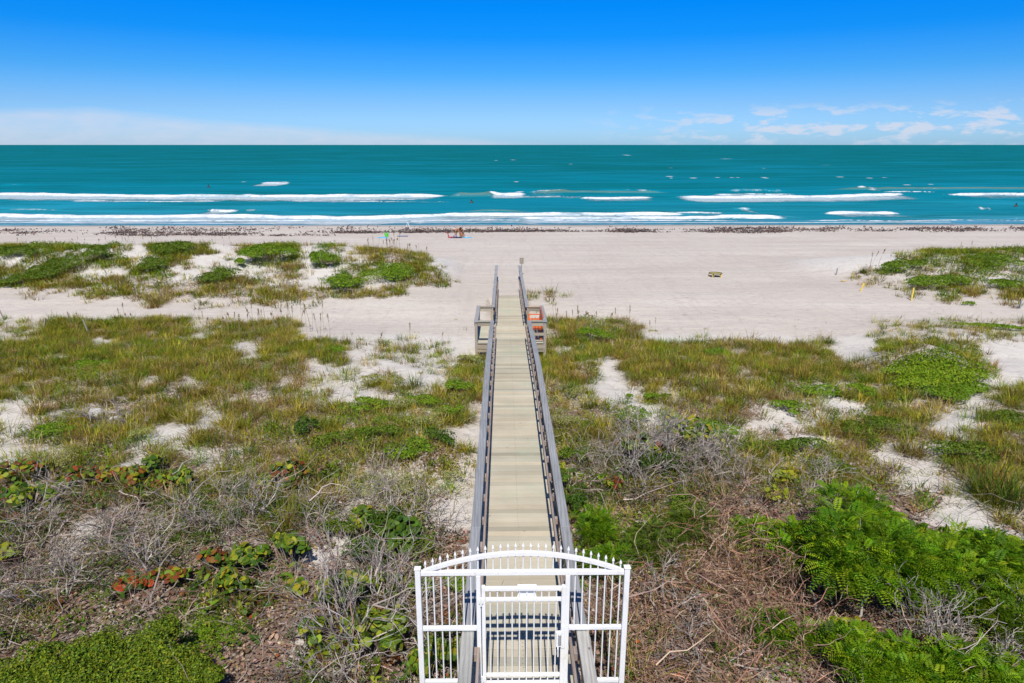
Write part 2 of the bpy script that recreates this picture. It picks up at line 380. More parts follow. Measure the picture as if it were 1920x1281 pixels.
def axis(parts):
    out = []
    for a, b, st in parts: out.append(np.arange(a, b, st))
    return np.concatenate(out + [[parts[-1][1]]])
def build_ground():
    ax = axis([(-30000, -3000, 9000), (-3000, -400, 500), (-400, -70, 30), (-70, -34, 1.2), (-34, 34, .2), (34, 70, 1.2), (70, 400, 30), (400, 3000, 500), (3000, 30000, 9000)])
    ay = axis([(-400, -40, 60), (-40, 0, 4), (0, 4, .5), (4, 50, .16), (50, 92, .4), (92, 140, 4), (140, 420, 40)])
    X, Y = np.meshgrid(ax, ay); Z = ground(X, Y)
    X1, Y1 = X.ravel(), Y.ravel()
    c, px, py = cover(X1, Y1, Z.ravel())
    lit = np.zeros(len(X1))
    for codes, v in (('l', .9), ('b', .88), ('s', .82), ('G', .85), ('h', .85), ('v', .66), ('d', .70), ('g', .76), ('y', .76), ('p', .45), (':', .22), ('w', .14)):
        lit[is_in(c, codes)] = v
    lit *= (Y1 < 50) & (np.abs(X1) < 60)
    lit = np.where((py < 760) , lit * .8, lit)
    white = np.where(Y1 > 27.5, .8 * sstep(.05, .4, Z.ravel() - np.interp(Y1, BY, BZ)) * (Y1 < 60) * sstep(1.2, 3, np.abs(X1)), .75 * (is_in(c, ':.') & (py > 630)))
    # smooth the masks a little over the grid
    ny, nx = X.shape
    def blur(a):
        a = a.reshape(ny, nx).copy()
        for _ in range(2):
            a[1:-1, 1:-1] = (a[1:-1, 1:-1] * 2 + a[:-2, 1:-1] + a[2:, 1:-1] + a[1:-1, :-2] + a[1:-1, 2:]) / 6
        return a.ravel()
    lit, white = blur(lit), blur(white)
    g = Geo()
    i = np.arange(nx * ny).reshape(ny, nx)
    F = np.stack([i[:-1, :-1], i[:-1, 1:], i[1:, 1:], i[1:, :-1]], -1).reshape(-1, 4)
    g.add(np.stack([X1, Y1, Z.ravel()], 1)[None], F, np.stack([lit, white, 0 * lit], 1)[None])
    tag(g.build('beach_ground', M['sand'], smooth=True), kind='structure')
build_ground()

# ------------------------------------------------------------------ sea
WAVES = [  # crest line as pixels (x, y of the foot), height, breadth shoreward/seaward, foam strength
 ([(-400, 367), (0, 367), (250, 370), (450, 370), (700, 370), (862, 369)], .45, 1.0),
 ([(850, 370), (890, 369), (925, 368)], .75, 0.0),
 ([(918, 367), (950, 367), (985, 366)], .5, 1.0),
 ([(985, 363), (1030, 362), (1065, 362)], .35, .7),
 ([(1080, 373), (1150, 374), (1228, 372)], .3, .8),
 ([(1245, 372), (1400, 372), (1560, 371), (1640, 368), (1710, 365)], .42, 1.0),
 ([(1726, 364), (1800, 367), (1870, 366), (1960, 367), (2400, 367)], .42, .9),
 ([(-400, 407), (0, 407), (200, 409), (470, 409), (700, 411), (900, 406), (1010, 405), (1330, 405)], .36, 1.0),
 ([(930, 413), (1100, 412), (1330, 411), (1500, 411)], .3, .9),
 ([(1300, 409), (1500, 411), (1700, 409), (2300, 410)], .15, .42),
 ([(1545, 402), (1600, 402), (1690, 402)], .3, .95),
 ([(388, 397), (415, 398), (450, 397)], .35, 1.0), ([(455, 397), (470, 397), (490, 397)], .25, .6),
 ([(488, 345.4), (515, 345.4), (544, 345.2)], .45, 1.0), ([(1385, 394), (1397, 394), (1407, 394)], .4, .9), ([(1842, 394), (1852, 394), (1863, 395)], .4, 1.0),
 ([(0, 348), (30, 348), (62, 347)], .4, .55), ([(0, 396), (60, 396), (112, 396)], .25, .55),
 ([(1610, 354), (1618, 354), (1626, 354)], .5, .9), ([(1565, 357), (1700, 355), (1990, 356)], .45, 0.0),
 ([(-300, 414), (100, 413), (420, 415), (640, 414)], .10, .82), ([(700, 416), (900, 414), (1240, 415), (1420, 416)], .10, .85), ([(1480, 415), (1700, 414), (2100, 415)], .08, .78),
 ([(120, 378), (300, 379), (430, 377)], .10, .84), ([(520, 377), (690, 378), (860, 380)], .10, .84), ([(960, 370), (1050, 369), (1110, 371)], .14, .8), ([(1230, 400), (1300, 399), (1360, 400)], .14, .8),
 ([(60, 373), (200, 374), (420, 373), (600, 374), (840, 374)], .08, .85), ([(1330, 366), (1420, 365), (1500, 366)], .2, .85), ([(1650, 361), (1700, 360), (1760, 361)], .15, .8),
 ([(880, 398), (930, 396), (980, 398)], .2, 0.0), ([(1000, 364), (1100, 362), (1250, 363)], .4, 0.0),
 ([(1360, 361), (1420, 360), (1480, 361)], .5, .55), ([(1120, 359), (1140, 358), (1240, 360)], .4, .4)]
CAPS = [(1255, 331), (1258, 334), (1300, 334), (1345, 333), (1372, 333), (1383, 333), (1432, 333), (1436, 334), (1575, 332), (1658, 333), (1433, 316), (1256, 315), (1070, 308), (962, 300),
        (968, 341), (1148, 285), (1175, 291), (1360, 298), (83, 293), (930, 301), (457, 341), (398, 283), (1700, 347), (1745, 346), (975, 360), (160, 299), (1545, 310), (1630, 334)]
def mat_water():
    t = NT('sea_water'); p = t.pos(); a = t.attr()
    asep = t.n('ShaderNodeSeparateColor'); t.set(asep.inputs[0], a)
    foam, patchy, silt = asep.outputs[0], asep.outputs[1], asep.outputs[2]
    sep = t.n('ShaderNodeSeparateXYZ'); t.set(sep.inputs[0], p); Y = sep.outputs[1]
    big = t.noise(t.scale(p, (.006, .028, 1)), 1, 5, .6, .6)
    ym = t.math('ADD', Y, t.math('MULTIPLY', t.math('SUBTRACT', big, .5), 60))
    depth = t.math('DIVIDE', t.math('SUBTRACT', ym, 80), 500, clamp=True)
    c = t.ramp(depth, [(0., (.085, .285, .43)), (.03, (.02, .27, .38)), (.09, (.002, .225, .325)), (.2, (.001, .185, .255)), (.45, (.001, .152, .188)), (1., (.001, .136, .155))])
    rp = t.noise(t.scale(p, (.05, .22, 1)), 1, 5, .62, .5); rp2 = t.noise(t.scale(p, (.013, .05, 1)), 1, 4, .6, .5); c = t.mix(t.ramp(big, [(.42, 0.), (.62, .55)]), c, (.001, .115, .115))
    c = t.mix(t.ramp(rp, [(.44, .0), (.64, .6)]), c, (.001, .105, .12)); c = t.mix(t.ramp(rp2, [(.36, .75), (.52, 0.)]), c, (.004, .195, .29))
    c = t.mix(silt, c, (.14, .20, .14))
    # foam: solid where breaking, lacy where it is left behind
    n1 = t.noise(t.scale(p, (.55, 1.1, 1)), 1, 6, .68, .8); n2 = t.noise(t.scale(p, (.26, 1.1, 1)), 1, 6, .75, 1.6)
    n3 = t.noise(t.scale(p, (1.3, 1.8, 1)), 1, 5, .7)
    f1 = t.math('MULTIPLY', t.math('SUBTRACT', foam, t.math('ADD', t.math('MULTIPLY', n1, .55), t.math('MULTIPLY', n3, .25))), 3.6, clamp=True)
    f2 = t.math('MULTIPLY', t.math('SUBTRACT', t.math('MULTIPLY', patchy, 1.1), t.math('ADD', n2, .02)), 6.0, clamp=True)
    fo = t.math('MAXIMUM', f1, t.math('MULTIPLY', f2, .52))
    spk = t.noise(t.scale(p, (.9, .35, 1)), 1, 2)
    c = t.mix(fo, c, t.mix(t.ramp(n3, [(.35, 0.), (.62, 1.)]), (.56, .62, .68), (.85, .86, .87)))
    w1 = t.noise(t.scale(p, (.35, .8, 1)), 1, 5, .62, .4); w2 = t.noise(t.scale(p, (.07, .2, 1)), 1, 3, .5)
    h = t.math('ADD', t.math('MULTIPLY', w1, .35), t.math('MULTIPLY', w2, 1.1))
    h = t.math('ADD', h, t.math('MULTIPLY', t.math('MULTIPLY', fo, n1), .6))
    nrm = t.bump(h, 1.0, .8)
    df = t.n('ShaderNodeBsdfDiffuse'); t.set(df.inputs[0], c); t.set(df.inputs['Normal'], nrm)
    gl = t.n('ShaderNodeBsdfGlossy'); gl.inputs[0].default_value = (1, 1, 1, 1); gl.inputs['Roughness'].default_value = .3; t.set(gl.inputs['Normal'], nrm)
    mx = t.n('ShaderNodeMixShader'); t.set(mx.inputs[0], t.math('MULTIPLY', t.math('SUBTRACT', 1.0, fo), .035))
    t.t.links.new(df.outputs[0], mx.inputs[1]); t.t.links.new(gl.outputs[0], mx.inputs[2])
    return t.done(mx.outputs[0])
def build_sea():
    ax = axis([(-40000, -4000, 9000), (-4000, -400, 400), (-400, -130, 10), (-130, 130, .7), (130, 400, 10), (400, 4000, 400), (4000, 40000, 9000)])
    ay = axis([(79.5, 112, .22), (112, 160, .3), (160, 240, .8), (240, 500, 4), (500, 1500, 50), (1500, 6000, 500), (6000, 42000, 6000)])
    X, Y = np.meshgrid(ax, ay)
    near = (1 - sstep(200, 500, Y))
    Z = near * (.10 * (fbm(X * .03, Y * .09, 1, 3) - .5) + .05 * (fbm(X * .2, Y * .45, 2, 3) - .5)) * sstep(84, 96, Y)
    foam = np.zeros_like(X); patchy = np.zeros_like(X); silt = np.zeros_like(X)
    for k, (line, h, fs) in enumerate(WAVES):
        P = np.array([sea_at(a, b) for a, b in line])
        o = np.argsort(P[:, 0]); P = P[o]
        sel = (X > P[0, 0] - 3) & (X < P[-1, 0] + 3)
        yc = np.interp(X, P[:, 0], P[:, 1]) + 1.6 * (fbm(X * .10, X * 0 + k * 7.7, 3, 5) - .5) * 2 + .5 * (vnoise(X * .7, X * 0 + k * 3.1, 5) - .5)
        fl_ = .8 + .10 * (P[-1, 0] - P[0, 0]); fl_ = min(fl_, 7.0); tape = np.minimum(sstep(P[0, 0] - 1.5, P[0, 0] + fl_, X), 1 - sstep(P[-1, 0] - fl_, P[-1, 0] + 1.5, X)) * sel
        sz = h / .9
        d = Y - yc   # d>0 seaward
        front = sstep(-.3 * sz - .1, 1.0 * sz, d); back = 1 - sstep(1.0 * sz, 8 * sz + 1, d)
        lump = .75 + .5 * fbm(X * .45, X * 0 + 3.3 * k, 4, 4)
        Z += tape * h * front * back * lump
        if fs:
            fr = sstep(-1.3 * sz - .3, .5 * sz, d) * (1 - sstep(.6 * sz, 2.5 * sz + .3, d))
            foam = np.maximum(foam, tape * fr * np.minimum(1, fs * (.78 + .5 * vnoise(X * .06, X * 0 + k * 5.3, 6))) * (.42 + .86 * fbm(X * .22, Y * .5, 5, 4)))
            wake = sstep(-24 * sz - 3, -3 * sz, d) ** .6 * (1 - sstep(.2, 10 * sz, d)) * (.45 + .85 * fbm(X * .035, Y * .05, 2, 3))
            patchy = np.maximum(patchy, tape * wake * fs * (.80 if h > .4 else .70))
        else: silt = np.maximum(silt, tape * front * back * .8)
    for (a, b) in CAPS:
        x0, y0 = sea_at(a, b); w = (y0 * .011 + .4) * rng.uniform(.25, .6)
        foam = np.maximum(foam, .85 * np.exp(-((X - x0) / w) ** 2 - ((Y - y0) / (y0 * .008 + .2)) ** 2))
    # swash: two thin white edges and the thin sheet of water on the sand
    yl = 84.6 + 1.6 * (fbm(X * .03, X * 0, 2, 3) - .5) * 2
    foam = np.maximum(foam, .78 * np.exp(-((Y - yl) / .42) ** 2) * (X < 55) * (.65 + .6 * vnoise(X * .05, X * 0, 3)))
    y2 = 81.9 + .8 * (fbm(X * .05, X * 0 + 9, 2, 3) - .5) * 2
    foam = np.maximum(foam, .62 * np.exp(-((Y - y2) / .28) ** 2))
    patchy = np.maximum(patchy, .44 * (1 - sstep(86, 91, Y)))
    Z = Z + .012
    ny, nx = X.shape; i = np.arange(nx * ny).reshape(ny, nx)
    F = np.stack([i[:-1, :-1], i[:-1, 1:], i[1:, 1:], i[1:, :-1]], -1).reshape(-1, 4)
    g = Geo(); g.add(np.stack([X.ravel(), Y.ravel(), Z.ravel()], 1)[None], F, np.stack([foam.ravel(), patchy.ravel(), silt.ravel()], 1)[None])
    tag(g.build('sea', mat_water(), smooth=True), kind='structure')
build_sea()

# ------------------------------------------------------------------ boardwalk
BREAKS = [6.5, 16.85, 23.3, 25.9]
BWO = np.array([0.0, 20.0, 1.9])
bw = thing('boardwalk', 'long weathered grey timber boardwalk with hand rails running down to the beach', 'boardwalk', BWO)
def beam(g, x0, x1, lo, hi, ya, yb, col):
    ys = [ya] + [b for b in BREAKS if ya + .01 < b < yb - .01] + [yb]
    V = []
    for y in ys:
        z = float(deck_z(y)); V += [[x0, y, z + lo], [x1, y, z + lo], [x1, y, z + hi], [x0, y, z + hi]]
    m = len(ys)
    F = [[4 * i + j, 4 * i + (j + 1) % 4, 4 * i + 4 + (j + 1) % 4, 4 * i + 4 + j] for i in range(m - 1) for j in range(4)]
    F += [[3, 2, 1, 0], [4 * m - 4, 4 * m - 3, 4 * m - 2, 4 * m - 1]]
    g.add(np.array(V)[None] - BWO, F, np.array(col)[None])
def tone(s=.12, warm=.04):
    b = 1 + rng.normal(0, s); w = rng.normal(0, warm)
    return np.clip([b + w, b, b - w], .45, 1.45)
def bpart(name, mat, fn, bevel=.004, parent=None):
    g = Geo(); fn(g); return g.build(name, mat, parent or bw, bevel=bevel)
def wbox(g, c, size, col=None, **k): g.box(np.array(c) - BWO, size, col=tone() if col is None else col, **k)
def deck_boards(g):
    y = 2.6; drift = 0
    while y < 34.6:
        w = .140
        z = float(deck_z(y)); sl = math.atan2(float(deck_z(y + .2) - deck_z(y - .2)), .4)
        drift = .8 * drift + rng.normal(0, .05)
        t = tone(.06, .02) * (1 + drift * .45) * (1.0 if rng.random() > .07 else .78)
        wbox(g, (rng.normal(0, .004), y, z - .018 + rng.normal(0, .0012)), (1.31, w, .036), t, rx=sl)
        for sx_ in (-.52, 0, .52):
            for dy_ in (-.038, .038): wbox(g, (sx_ + rng.normal(0, .006), y + dy_, z + .0005), (.011, .011, .003), (.22, .2, .2))
        y += .1475
bpart('deck', M['deck'], deck_boards, .005)
JO = [2.6, 4.6, 6.62, 8.8, 12.8, 16.83, 20.1, 23.42]; JF = [25.72, 30.1, 34.6, 38.7]
for s in (-1, 1):
    for J in (JO, JF):
        for a, b in zip(J[:-1], J[1:]):
            j = rng.normal(0, .003); t = tone(.07, .012)
            if b < 7: t = t * np.array([1.25, 1.18, 1.05])
            bpart('cap_rail', M['cap'], lambda g: beam(g, s * .652 - .07 + j, s * .652 + .07 + j, .782, .82 + rng.uniform(-.001, .001), a + .003, b - .003, t), .006)
    for a, b in ((2.6, 7.5), (7.5, 12.3), (12.3, 17.1), (17.1, 21.4), (21.4, 23.6), (25.6, 30.4), (30.4, 34.3)):
        x0, x1 = sorted((s * .513, s * .548))
        bpart('handrail', M['rail'], lambda g: beam(g, x0, x1, .53, .62, a + .002, b - .002, tone(.1, .02)))
    for a, b in ((2.6, 10.8), (10.8, 19.6), (19.6, 23.4), (25.7, 30.3), (30.3, 38.6)):
        x0, x1 = sorted((s * .612, s * .650))
        bpart('side_rail', M['rail'], lambda g: (beam(g, x0, x1, .50, .64, a + .002, b - .002, tone(.1, .02))))
    ys = [8.65 + .73 * k for k in range(-8, 35)]
    for k, y in zip(range(-8, 35), ys):
        if 23.3 < y < 25.8 or y > 33.5: continue
        big = k % 3 == 0
        z = float(deck_z(y))
        L = .125 if big else .075
        bpart('spacer_block', M['rail'], lambda g: wbox(g, (s * .580, y, z + .588), (.0635, L, .10), tone(.12, .03) * 1.15))
        if big:
            zb = gz(s * 1.0, y) - .3
            bpart('post', M['post'], lambda g: wbox(g, (s * .696, y, (zb + z + .78) / 2), (.089, .089, z + .78 - zb)))
    for y in (35.3, 37.2, 38.6):
        z = float(deck_z(y)); zb = z - .4
        bpart('post', M['post'], lambda g: wbox(g, (s * .696, y, (zb + z + .78) / 2), (.089, .089, z + .78 - zb)))
    for xx in (.56,):
        bpart('stringer', M['cap'], lambda g: beam(g, s * xx - .02, s * xx + .02, -.26, -.040, 2.6, 33.0, (.9, .9, .9)))
# the two bays half way along
YN, YF = 23.44, 25.74; ZD = float(deck_z(24.5))
for s in (-1, 1):
    def bay_deck(g):
        y = YN + .07
        while y < YF + .1:
            wbox(g, (s * .968, y, float(deck_z(y)) - .018), (.615, .140, .036), tone(.07, .02)); y += .1455
    bpart('bay_deck', M['deck'], bay_deck, .005)
    for y, t in ((YN - .03, 1), (YF + .03, 1)):
        z = float(deck_z(y))
        bpart('bay_cap', M['cross'], lambda g: wbox(g, (s * .93, y, z + .801), (.435, .14, .038)))
        bpart('bay_rail', M['cross'], lambda g: wbox(g, (s * .946, y - .02, z + .705), (.437, .038, .15)))
    bpart('rim_joist', M['cross'], lambda g: wbox(g, (s * .93, YN - .055, ZD - .125), (.60, .038, .16)))
    bpart('lower_beam', M['cross'], lambda g: wbox(g, (s * .93, YN - .052, ZD - .272), (.60, .045, .095)))
    bpart('side_joist', M['cap'], lambda g: wbox(g, (s * 1.258, (YN + YF) / 2, ZD - .135), (.038, YF - YN + .1, .19)))
    if s > 0:
        bpart('bay_rail', M['cross'], lambda g: wbox(g, (s * .925, YN - .03, ZD + .33), (.52, .05, .10)))
    bpart('bay_cap', M['cap'], lambda g: wbox(g, (s * 1.222, (YN + YF) / 2, ZD + .803), (.14, YF - YN + .2, .038), tone(.05) * 1.05))
    bpart('bay_rail', M['rail'], lambda g: wbox(g, (s * 1.268, (YN + YF) / 2, ZD + .705), (.038, YF - YN, .14)))
    for y in (YN - .02, YF + .02):
        for x in (1.222, .70):
            zb = gz(s * x, y) - .4; zt = float(deck_z(y)) + .78
            if x > 1 or y > 24:
                bpart('post', M['post'], lambda g: wbox(g, (s * x, y + (.03 if x < 1 else 0), (zb + zt) / 2), (.095, .095, zt - zb), tone(.06) * 1.1))

# orange bench standing in the right hand bay
ben = thing('bench', 'bright orange slatted bench with a high side back in the boardwalk bay', 'bench', (.93, 24.62, ZD))
for k in range(4):
    g = Geo().box((-.20 + .115 * k, 0, .40), (.10, 1.7, .03)); g.build('seat_slat', M['orange'], ben, bevel=.004)
g = Geo(); g.box((.225, 0, .62), (.03, 1.75, .5), ry=.12); g.build('backrest', M['orange'], ben, bevel=.004)
for y in (-.82, .82):
    for x in (-.2, .17):
        Geo().box((x, y, .19), (.06, .06, .38)).build('leg', M['orange'], ben, bevel=.004)
    Geo().box((-.02, y, .56), (.46, .08, .03)).build('armrest', M['orange'], ben, bevel=.004)
    Geo().box((-.21, y, .475), (.05, .05, .14)).build('arm_support', M['orange'], ben, bevel=.004)

# ------------------------------------------------------------------ gate
GO = np.array([0.0, 6.56, 3.06])
gate = thing('gate', 'white metal picket gate with arched spiked top across the near end of the boardwalk', 'gate', GO)
def gbar(name, x0, x1, y, z0, z1, w, parent=gate, bevel=.003, mat=None):
    return Geo().box((np.array([(x0 + x1) / 2, 6.56 + y, (z0 + z1) / 2]) - GO), (x1 - x0, w, z1 - z0)).build(name, mat or M['white'], parent, bevel=bevel)
def pipe(name, pts, r, parent=gate, sides=8, mat=None):
    return Geo().tube(np.array(pts) - GO, r, sides).build(name, mat or M['white'], parent, smooth=False)
XL, XR, XA, XB = -1.191, 1.129, -.522, .472
for x in (XL, XR):
    zb = gz(x, 6.56) - .2
    p = gbar('post', x - .030, x + .030, 0, zb, 4.70, .06)
    Geo().box(np.array([x, 6.56, 4.706]) - GO, (.074, .074, .012)).build('post_cap', M['white'], p, bevel=.003)
for x in (XA, XB):
    gbar('post', x - .025, x + .025, 0, 3.0, 4.618, .05)
gbar('top_rail', XL + .033, XR - .033, 0, 4.622, 4.675, .05)
ARC = lambda x: 4.665 + .225 * (1 - ((x + .031) / 1.10) ** 2)
xs = np.linspace(-1.13, 1.068, 25)
g = Geo()
for a, b in zip(xs[:-1], xs[1:]):
    za, zb = ARC(a), ARC(b); h = .022
    V = [[a, 6.56 - h, za - h], [a, 6.56 + h, za - h], [a, 6.56 + h, za + h], [a, 6.56 - h, za + h], [b, 6.56 - h, zb - h], [b, 6.56 + h, zb - h], [b, 6.56 + h, zb + h], [b, 6.56 - h, zb + h]]
    g.add(np.array(V)[None] - GO, [[0, 1, 5, 4], [1, 2, 6, 5], [2, 3, 7, 6], [3, 0, 4, 7]], np.ones((1, 3)))
g.build('arch_rail', M['white'], gate)
gbar('mid_rail', XL + .033, XA - .026, 0, 3.90, 3.945, .045); gbar('mid_rail', XB + .026, XR - .033, 0, 3.90, 3.945, .045)
gbar('bottom_rail', XL + .033, -.735, 0, 3.165, 3.21, .045); gbar('bottom_rail', .735, XR - .033, 0, 3.165, 3.21, .045)
for k in range(27):
    x = -1.105 + .08304 * k
    zt = ARC(x) + .075
    p = pipe('picket', [(x, 6.56, 4.678), (x, 6.56, zt)], .0085)
    Geo().tube(np.array([(x, 6.56, zt - .005), (x, 6.56, zt + .008), (x, 6.56, zt + .022), (x, 6.56, zt + .055)]) - GO, [.009, .016, .014, .001], 6).build('finial', M['white'], p)
    if x < XA - .05 or x > XB + .05:
        pipe('picket', [(x, 6.56, 3.946), (x, 6.56, 4.619)], .0085)
        if abs(x + .03) > .735: pipe('picket', [(x, 6.56, 3.211), (x, 6.56, 3.899)], .0085)
door = bpart_d = Geo().box(np.array([-.02, 6.56, 4.44]) - GO, (.862, .042, .042)).build('door', M['white'], gate, bevel=.003)
for x in (-.467, .428): gbar('stile', x - .021 + .0, x + .021, 0, 3.10, 4.475, .046, door)
for z in (4.30, 3.275, 3.165): gbar('door_rail', -.445, .406, 0, z - .019, z + .019, .036, door)
for k in range(10):
    x = -.394 + .0826 * k
    pipe('picket', [(x, 6.56, 3.185), (x, 6.56, 4.42)], .0085, door)
gbar('sign_plate', -.085, .125, .026, 4.27, 4.472, .008, door)
for x in (-.085, .125):
    gbar('plate_clip', x - .004, x + .004, 0, 4.415, 4.466, .062, door); gbar('plate_clip', x - .004, x + .004, 0, 4.276, 4.324, .062, door)
lk = gbar('lock_box', .352, .412, -.042, 3.70, 3.90, .035, door)
Geo().box(np.array([.392, 6.495, 3.80]) - GO, (.034, .016, .15)).build('keypad', M['steel'], lk, bevel=.008)
Geo().tube(np.array([(.372, 6.49, 3.715), (.372, 6.468, 3.70), (.374, 6.468, 3.60)]) - GO, .008, 8).build('lever', M['white'], lk)
gbar('latch_plate', .412, .452, -.028, 3.66, 3.96, .012, door)
for z in (4.30, 3.24):
    h = gbar('hinge', -.520, -.470, -.034, z - .03, z + .03, .018, door)
    Geo().tube(np.array([(-.495, 6.512, z - .055), (-.495, 6.512, z + .055)]) - GO, .011, 8).build('hinge_pin', M['white'], h)

# ------------------------------------------------------------------ small things on the sand
sx, sy_g = .80, 39.6
sg = thing('sign', 'small pale sign on a thin post at the beach end of the right railing', 'sign', (sx, sy_g, gz(sx, sy_g)))
Geo().tube([(0, 0, -.3), (0, 0, 1.02)], .03, 6, (1, 1, 1)).build('post', M['post'], sg)
Geo().box((0, .035, .86), (.24, .02, .36)).build('sign_board', M['post'], sg, bevel=.003)
def stake(px, py, h, lean, w, mat, label, group=None, flat=False, name='stake', cat='stake'):
    x, y, z = at(px, py)
    o = Geo().box((0, 0, h / 2 - .12), (w, .02 if flat else w, h + .24)).build(name, mat, bevel=.004)
    o.location = (x, y, z); o.rotation_euler = (R(-6), lean, 0)
    return tag(o, label, cat, group)
GS = 'wooden stakes beside the sand path'
stake(8, 601, .52, R(-19), .045, M['post'], 'leaning grey stake at the far left edge of the sand path', GS)
stake(82, 618, .50, R(14), .045, M['post'], 'grey wooden stake leaning right on bare sand left of the dune grass', GS)
stake(166, 626, .62, R(-15), .045, M['post'], 'grey stake leaning left out of the edge of the dune grass', GS)
stake(1568, 516, .40, R(6), .05, M['cap'], 'short grey stake alone on the open sand before the right dune', GS)
stake(1912, 579, .38, R(4), .06, M['cap'], 'short grey post in the sand at the foot of the right dune', GS)
GY = 'yellow slats marking the dune'
stake(1709, 564, .62, R(5), .075, M['yellow'], 'upright yellow slat standing at the foot of the right dune', GY, True, 'marker_slat', 'marker')
stake(1614, 546, .42, R(17), .085, M['yellow'], 'shorter yellow slat leaning at the tip of the right dune', GY, True, 'marker_slat', 'marker')
x, y, z = at(1580, 528)
o = Geo().box((0, 0, .05), (.32, .10, .025), rz=.5, ry=.25).box((.05, -.1, .05), (.22, .07, .02), rz=-.3, ry=-.2).build('broken_slat', M['yellow']); o.location = (x, y, z)
tag(o, 'broken pale yellow slat lying flat on the white sand', 'broken slat')
# round net game
x, y, z = at(1341, 519)
rn = thing('roundnet', 'round black rimmed game net on yellow legs standing on the open sand', 'ball game net', (x, y, z))
a = np.linspace(0, 2 * pi, 33)
Geo().tube(np.stack([.37 * np.cos(a), .37 * np.sin(a), .21 + 0 * a], 1), .017, 6).build('rim', M['black'], rn)
Geo().disc((0, 0, .20), .36, 24).build('net', mat_plain('olive_mesh', (.34, .30, .10), .9), rn)
for k in range(5):
    b = k * 2 * pi / 5 + .3
    Geo().tube([(.36 * cos(b - .25), .36 * sin(b - .25), .20), (.40 * cos(b), .40 * sin(b), .0), (.36 * cos(b + .25), .36 * sin(b + .25), .20)], .024, 6).build('leg', M['yellow'], rn)
# white A-frame stand by the wrack line
x, y, z = at(765, 431)
af = thing('stand', 'white A shaped stand on the sand between the seaweed and the sea', 'stand', (x, y, z))
for s in (-1, 1):
    for d in (-.18, .18): Geo().tube([(s * .24, d, 0), (s * .02, 0, .78)], .022, 6).build('leg', M['whitep'], af)
Geo().box((0, 0, .18), (.30, .04, .08)).build('crossbar', M['navy'], af)
# beach things around the two people
mx, my, mz = at(857, 446)
tw = thing('beach_mat', 'dark navy mat spread on the sand under the two children', 'mat', (mx - .05, my, mz + .01))
g = Geo(); g.box((0, 0, .012), (1.05, .8, .022)); g.build('mat', M['navy'], tw, bevel=.005)
Geo().box((-.35, .02, .027), (.1, .7, .006)).build('stripe', M['greyf'], tw)
x0 = mx - .72
rc = thing('beach_chair', 'low red beach chair at the left end of the navy mat', 'beach chair', (x0, my + .1, mz))
Geo().box((.12, 0, .06), (.42, .42, .035)).build('seat', M['red'], rc, bevel=.006)
Geo().box((-.10, 0, .24), (.04, .42, .42), ry=-.25).build('backrest', M['red'], rc, bevel=.006)
bag = Geo().ball((0, 0, .13), 1, 12, 8, sc=(.20, .14, .15)).box((0, 0, .29), (.14, .02, .03)).build('bag', M['greyf'], smooth=True); bag.location = (mx - .17, my - .1, mz + .02)
tag(bag, 'grey slumped bag lying on the navy mat', 'bag')
fl = thing('bodyboard', 'light blue and white bodyboard propped beside the crouching child', 'bodyboard', (mx + .62, my + .1, mz + .16))
pts = [(-.26, -.5), (.26, -.5), (.28, .2), (.2, .45), (0, .55), (-.2, .45), (-.28, .2)]
def slab(pts, z0, z1):
    n = len(pts); V = [(a, b, z0) for a, b in pts] + [(a, b, z1) for a, b in pts]
    g = Geo(); g.add(np.array(V)[None], [[i, (i + 1) % n, n + (i + 1) % n, n + i] for i in range(n)], np.ones((1, 3)))
    g.add(np.array(V[:n])[None][:, ::-1], [list(range(n))], np.ones((1, 3))); g.add(np.array(V[n:])[None], [list(range(n))], np.ones((1, 3))); return g
b1 = slab(pts, 0, .05).build('board', M['sky'], fl); b2 = slab([(a * .62, b * .62 - .1) for a, b in pts], .051, .06).build('deck_pad', M['whitep'], fl)
for b in (b1, b2): b.rotation_euler = (R(38), R(-8), R(75))
x, y, z = at(876, 446)
o = slab([(-.42, -.3), (.4, -.34), (.44, .3), (-.38, .33)], 0, .02).build('towel', M['sky']); o.location = (x - .02, y, z + .01); tag(o, 'bright blue towel on the sand in front of the bodyboard', 'towel')
x, y, z = at(717, 446)
o = slab([(-.42, -.34), (.5, -.3), (.46, .34), (-.4, .3)], 0, .03).build('towel', M['sky']); o.location = (x, y, z + .01); tag(o, 'light blue towel lying beside the green bucket', 'towel')
x, y, z = at(725, 444)
gb = thing('bucket', 'bright green toy bucket on the sand near the seaweed line', 'bucket', (x, y, z))
Geo().tube([(0, 0, 0), (0, 0, .30)], [.15, .20], 14).build('pail', M['green'], gb)
a = np.linspace(0, pi, 12); Geo().tube(np.stack([.20 * np.cos(a), 0 * a, .30 + .14 * np.sin(a)], 1), .012, 5).build('handle', M['green'], gb)
x, y, z = at(755, 444)
o = Geo().ball((0, 0, .06), 1, 10, 6, sc=(.55, .16, .09)).build('bundle', M['greyf'], smooth=True); o.location = (x, y, z); tag(o, 'low grey rolled bundle on the sand right of the green bucket', 'beach bundle')
x, y, z = at(727, 452)
st = thing('stool', 'small dark low stool on the sand below the green bucket', 'stool', (x, y, z))
Geo().box((0, 0, .16), (.34, .26, .03)).build('seat', M['greyf'], st)
for s in (-1, 1): Geo().tube([(s * .14, -.1, 0), (s * .14, 0, .15), (s * .14, .1, 0)], .012, 5).build('leg', M['black'], st)

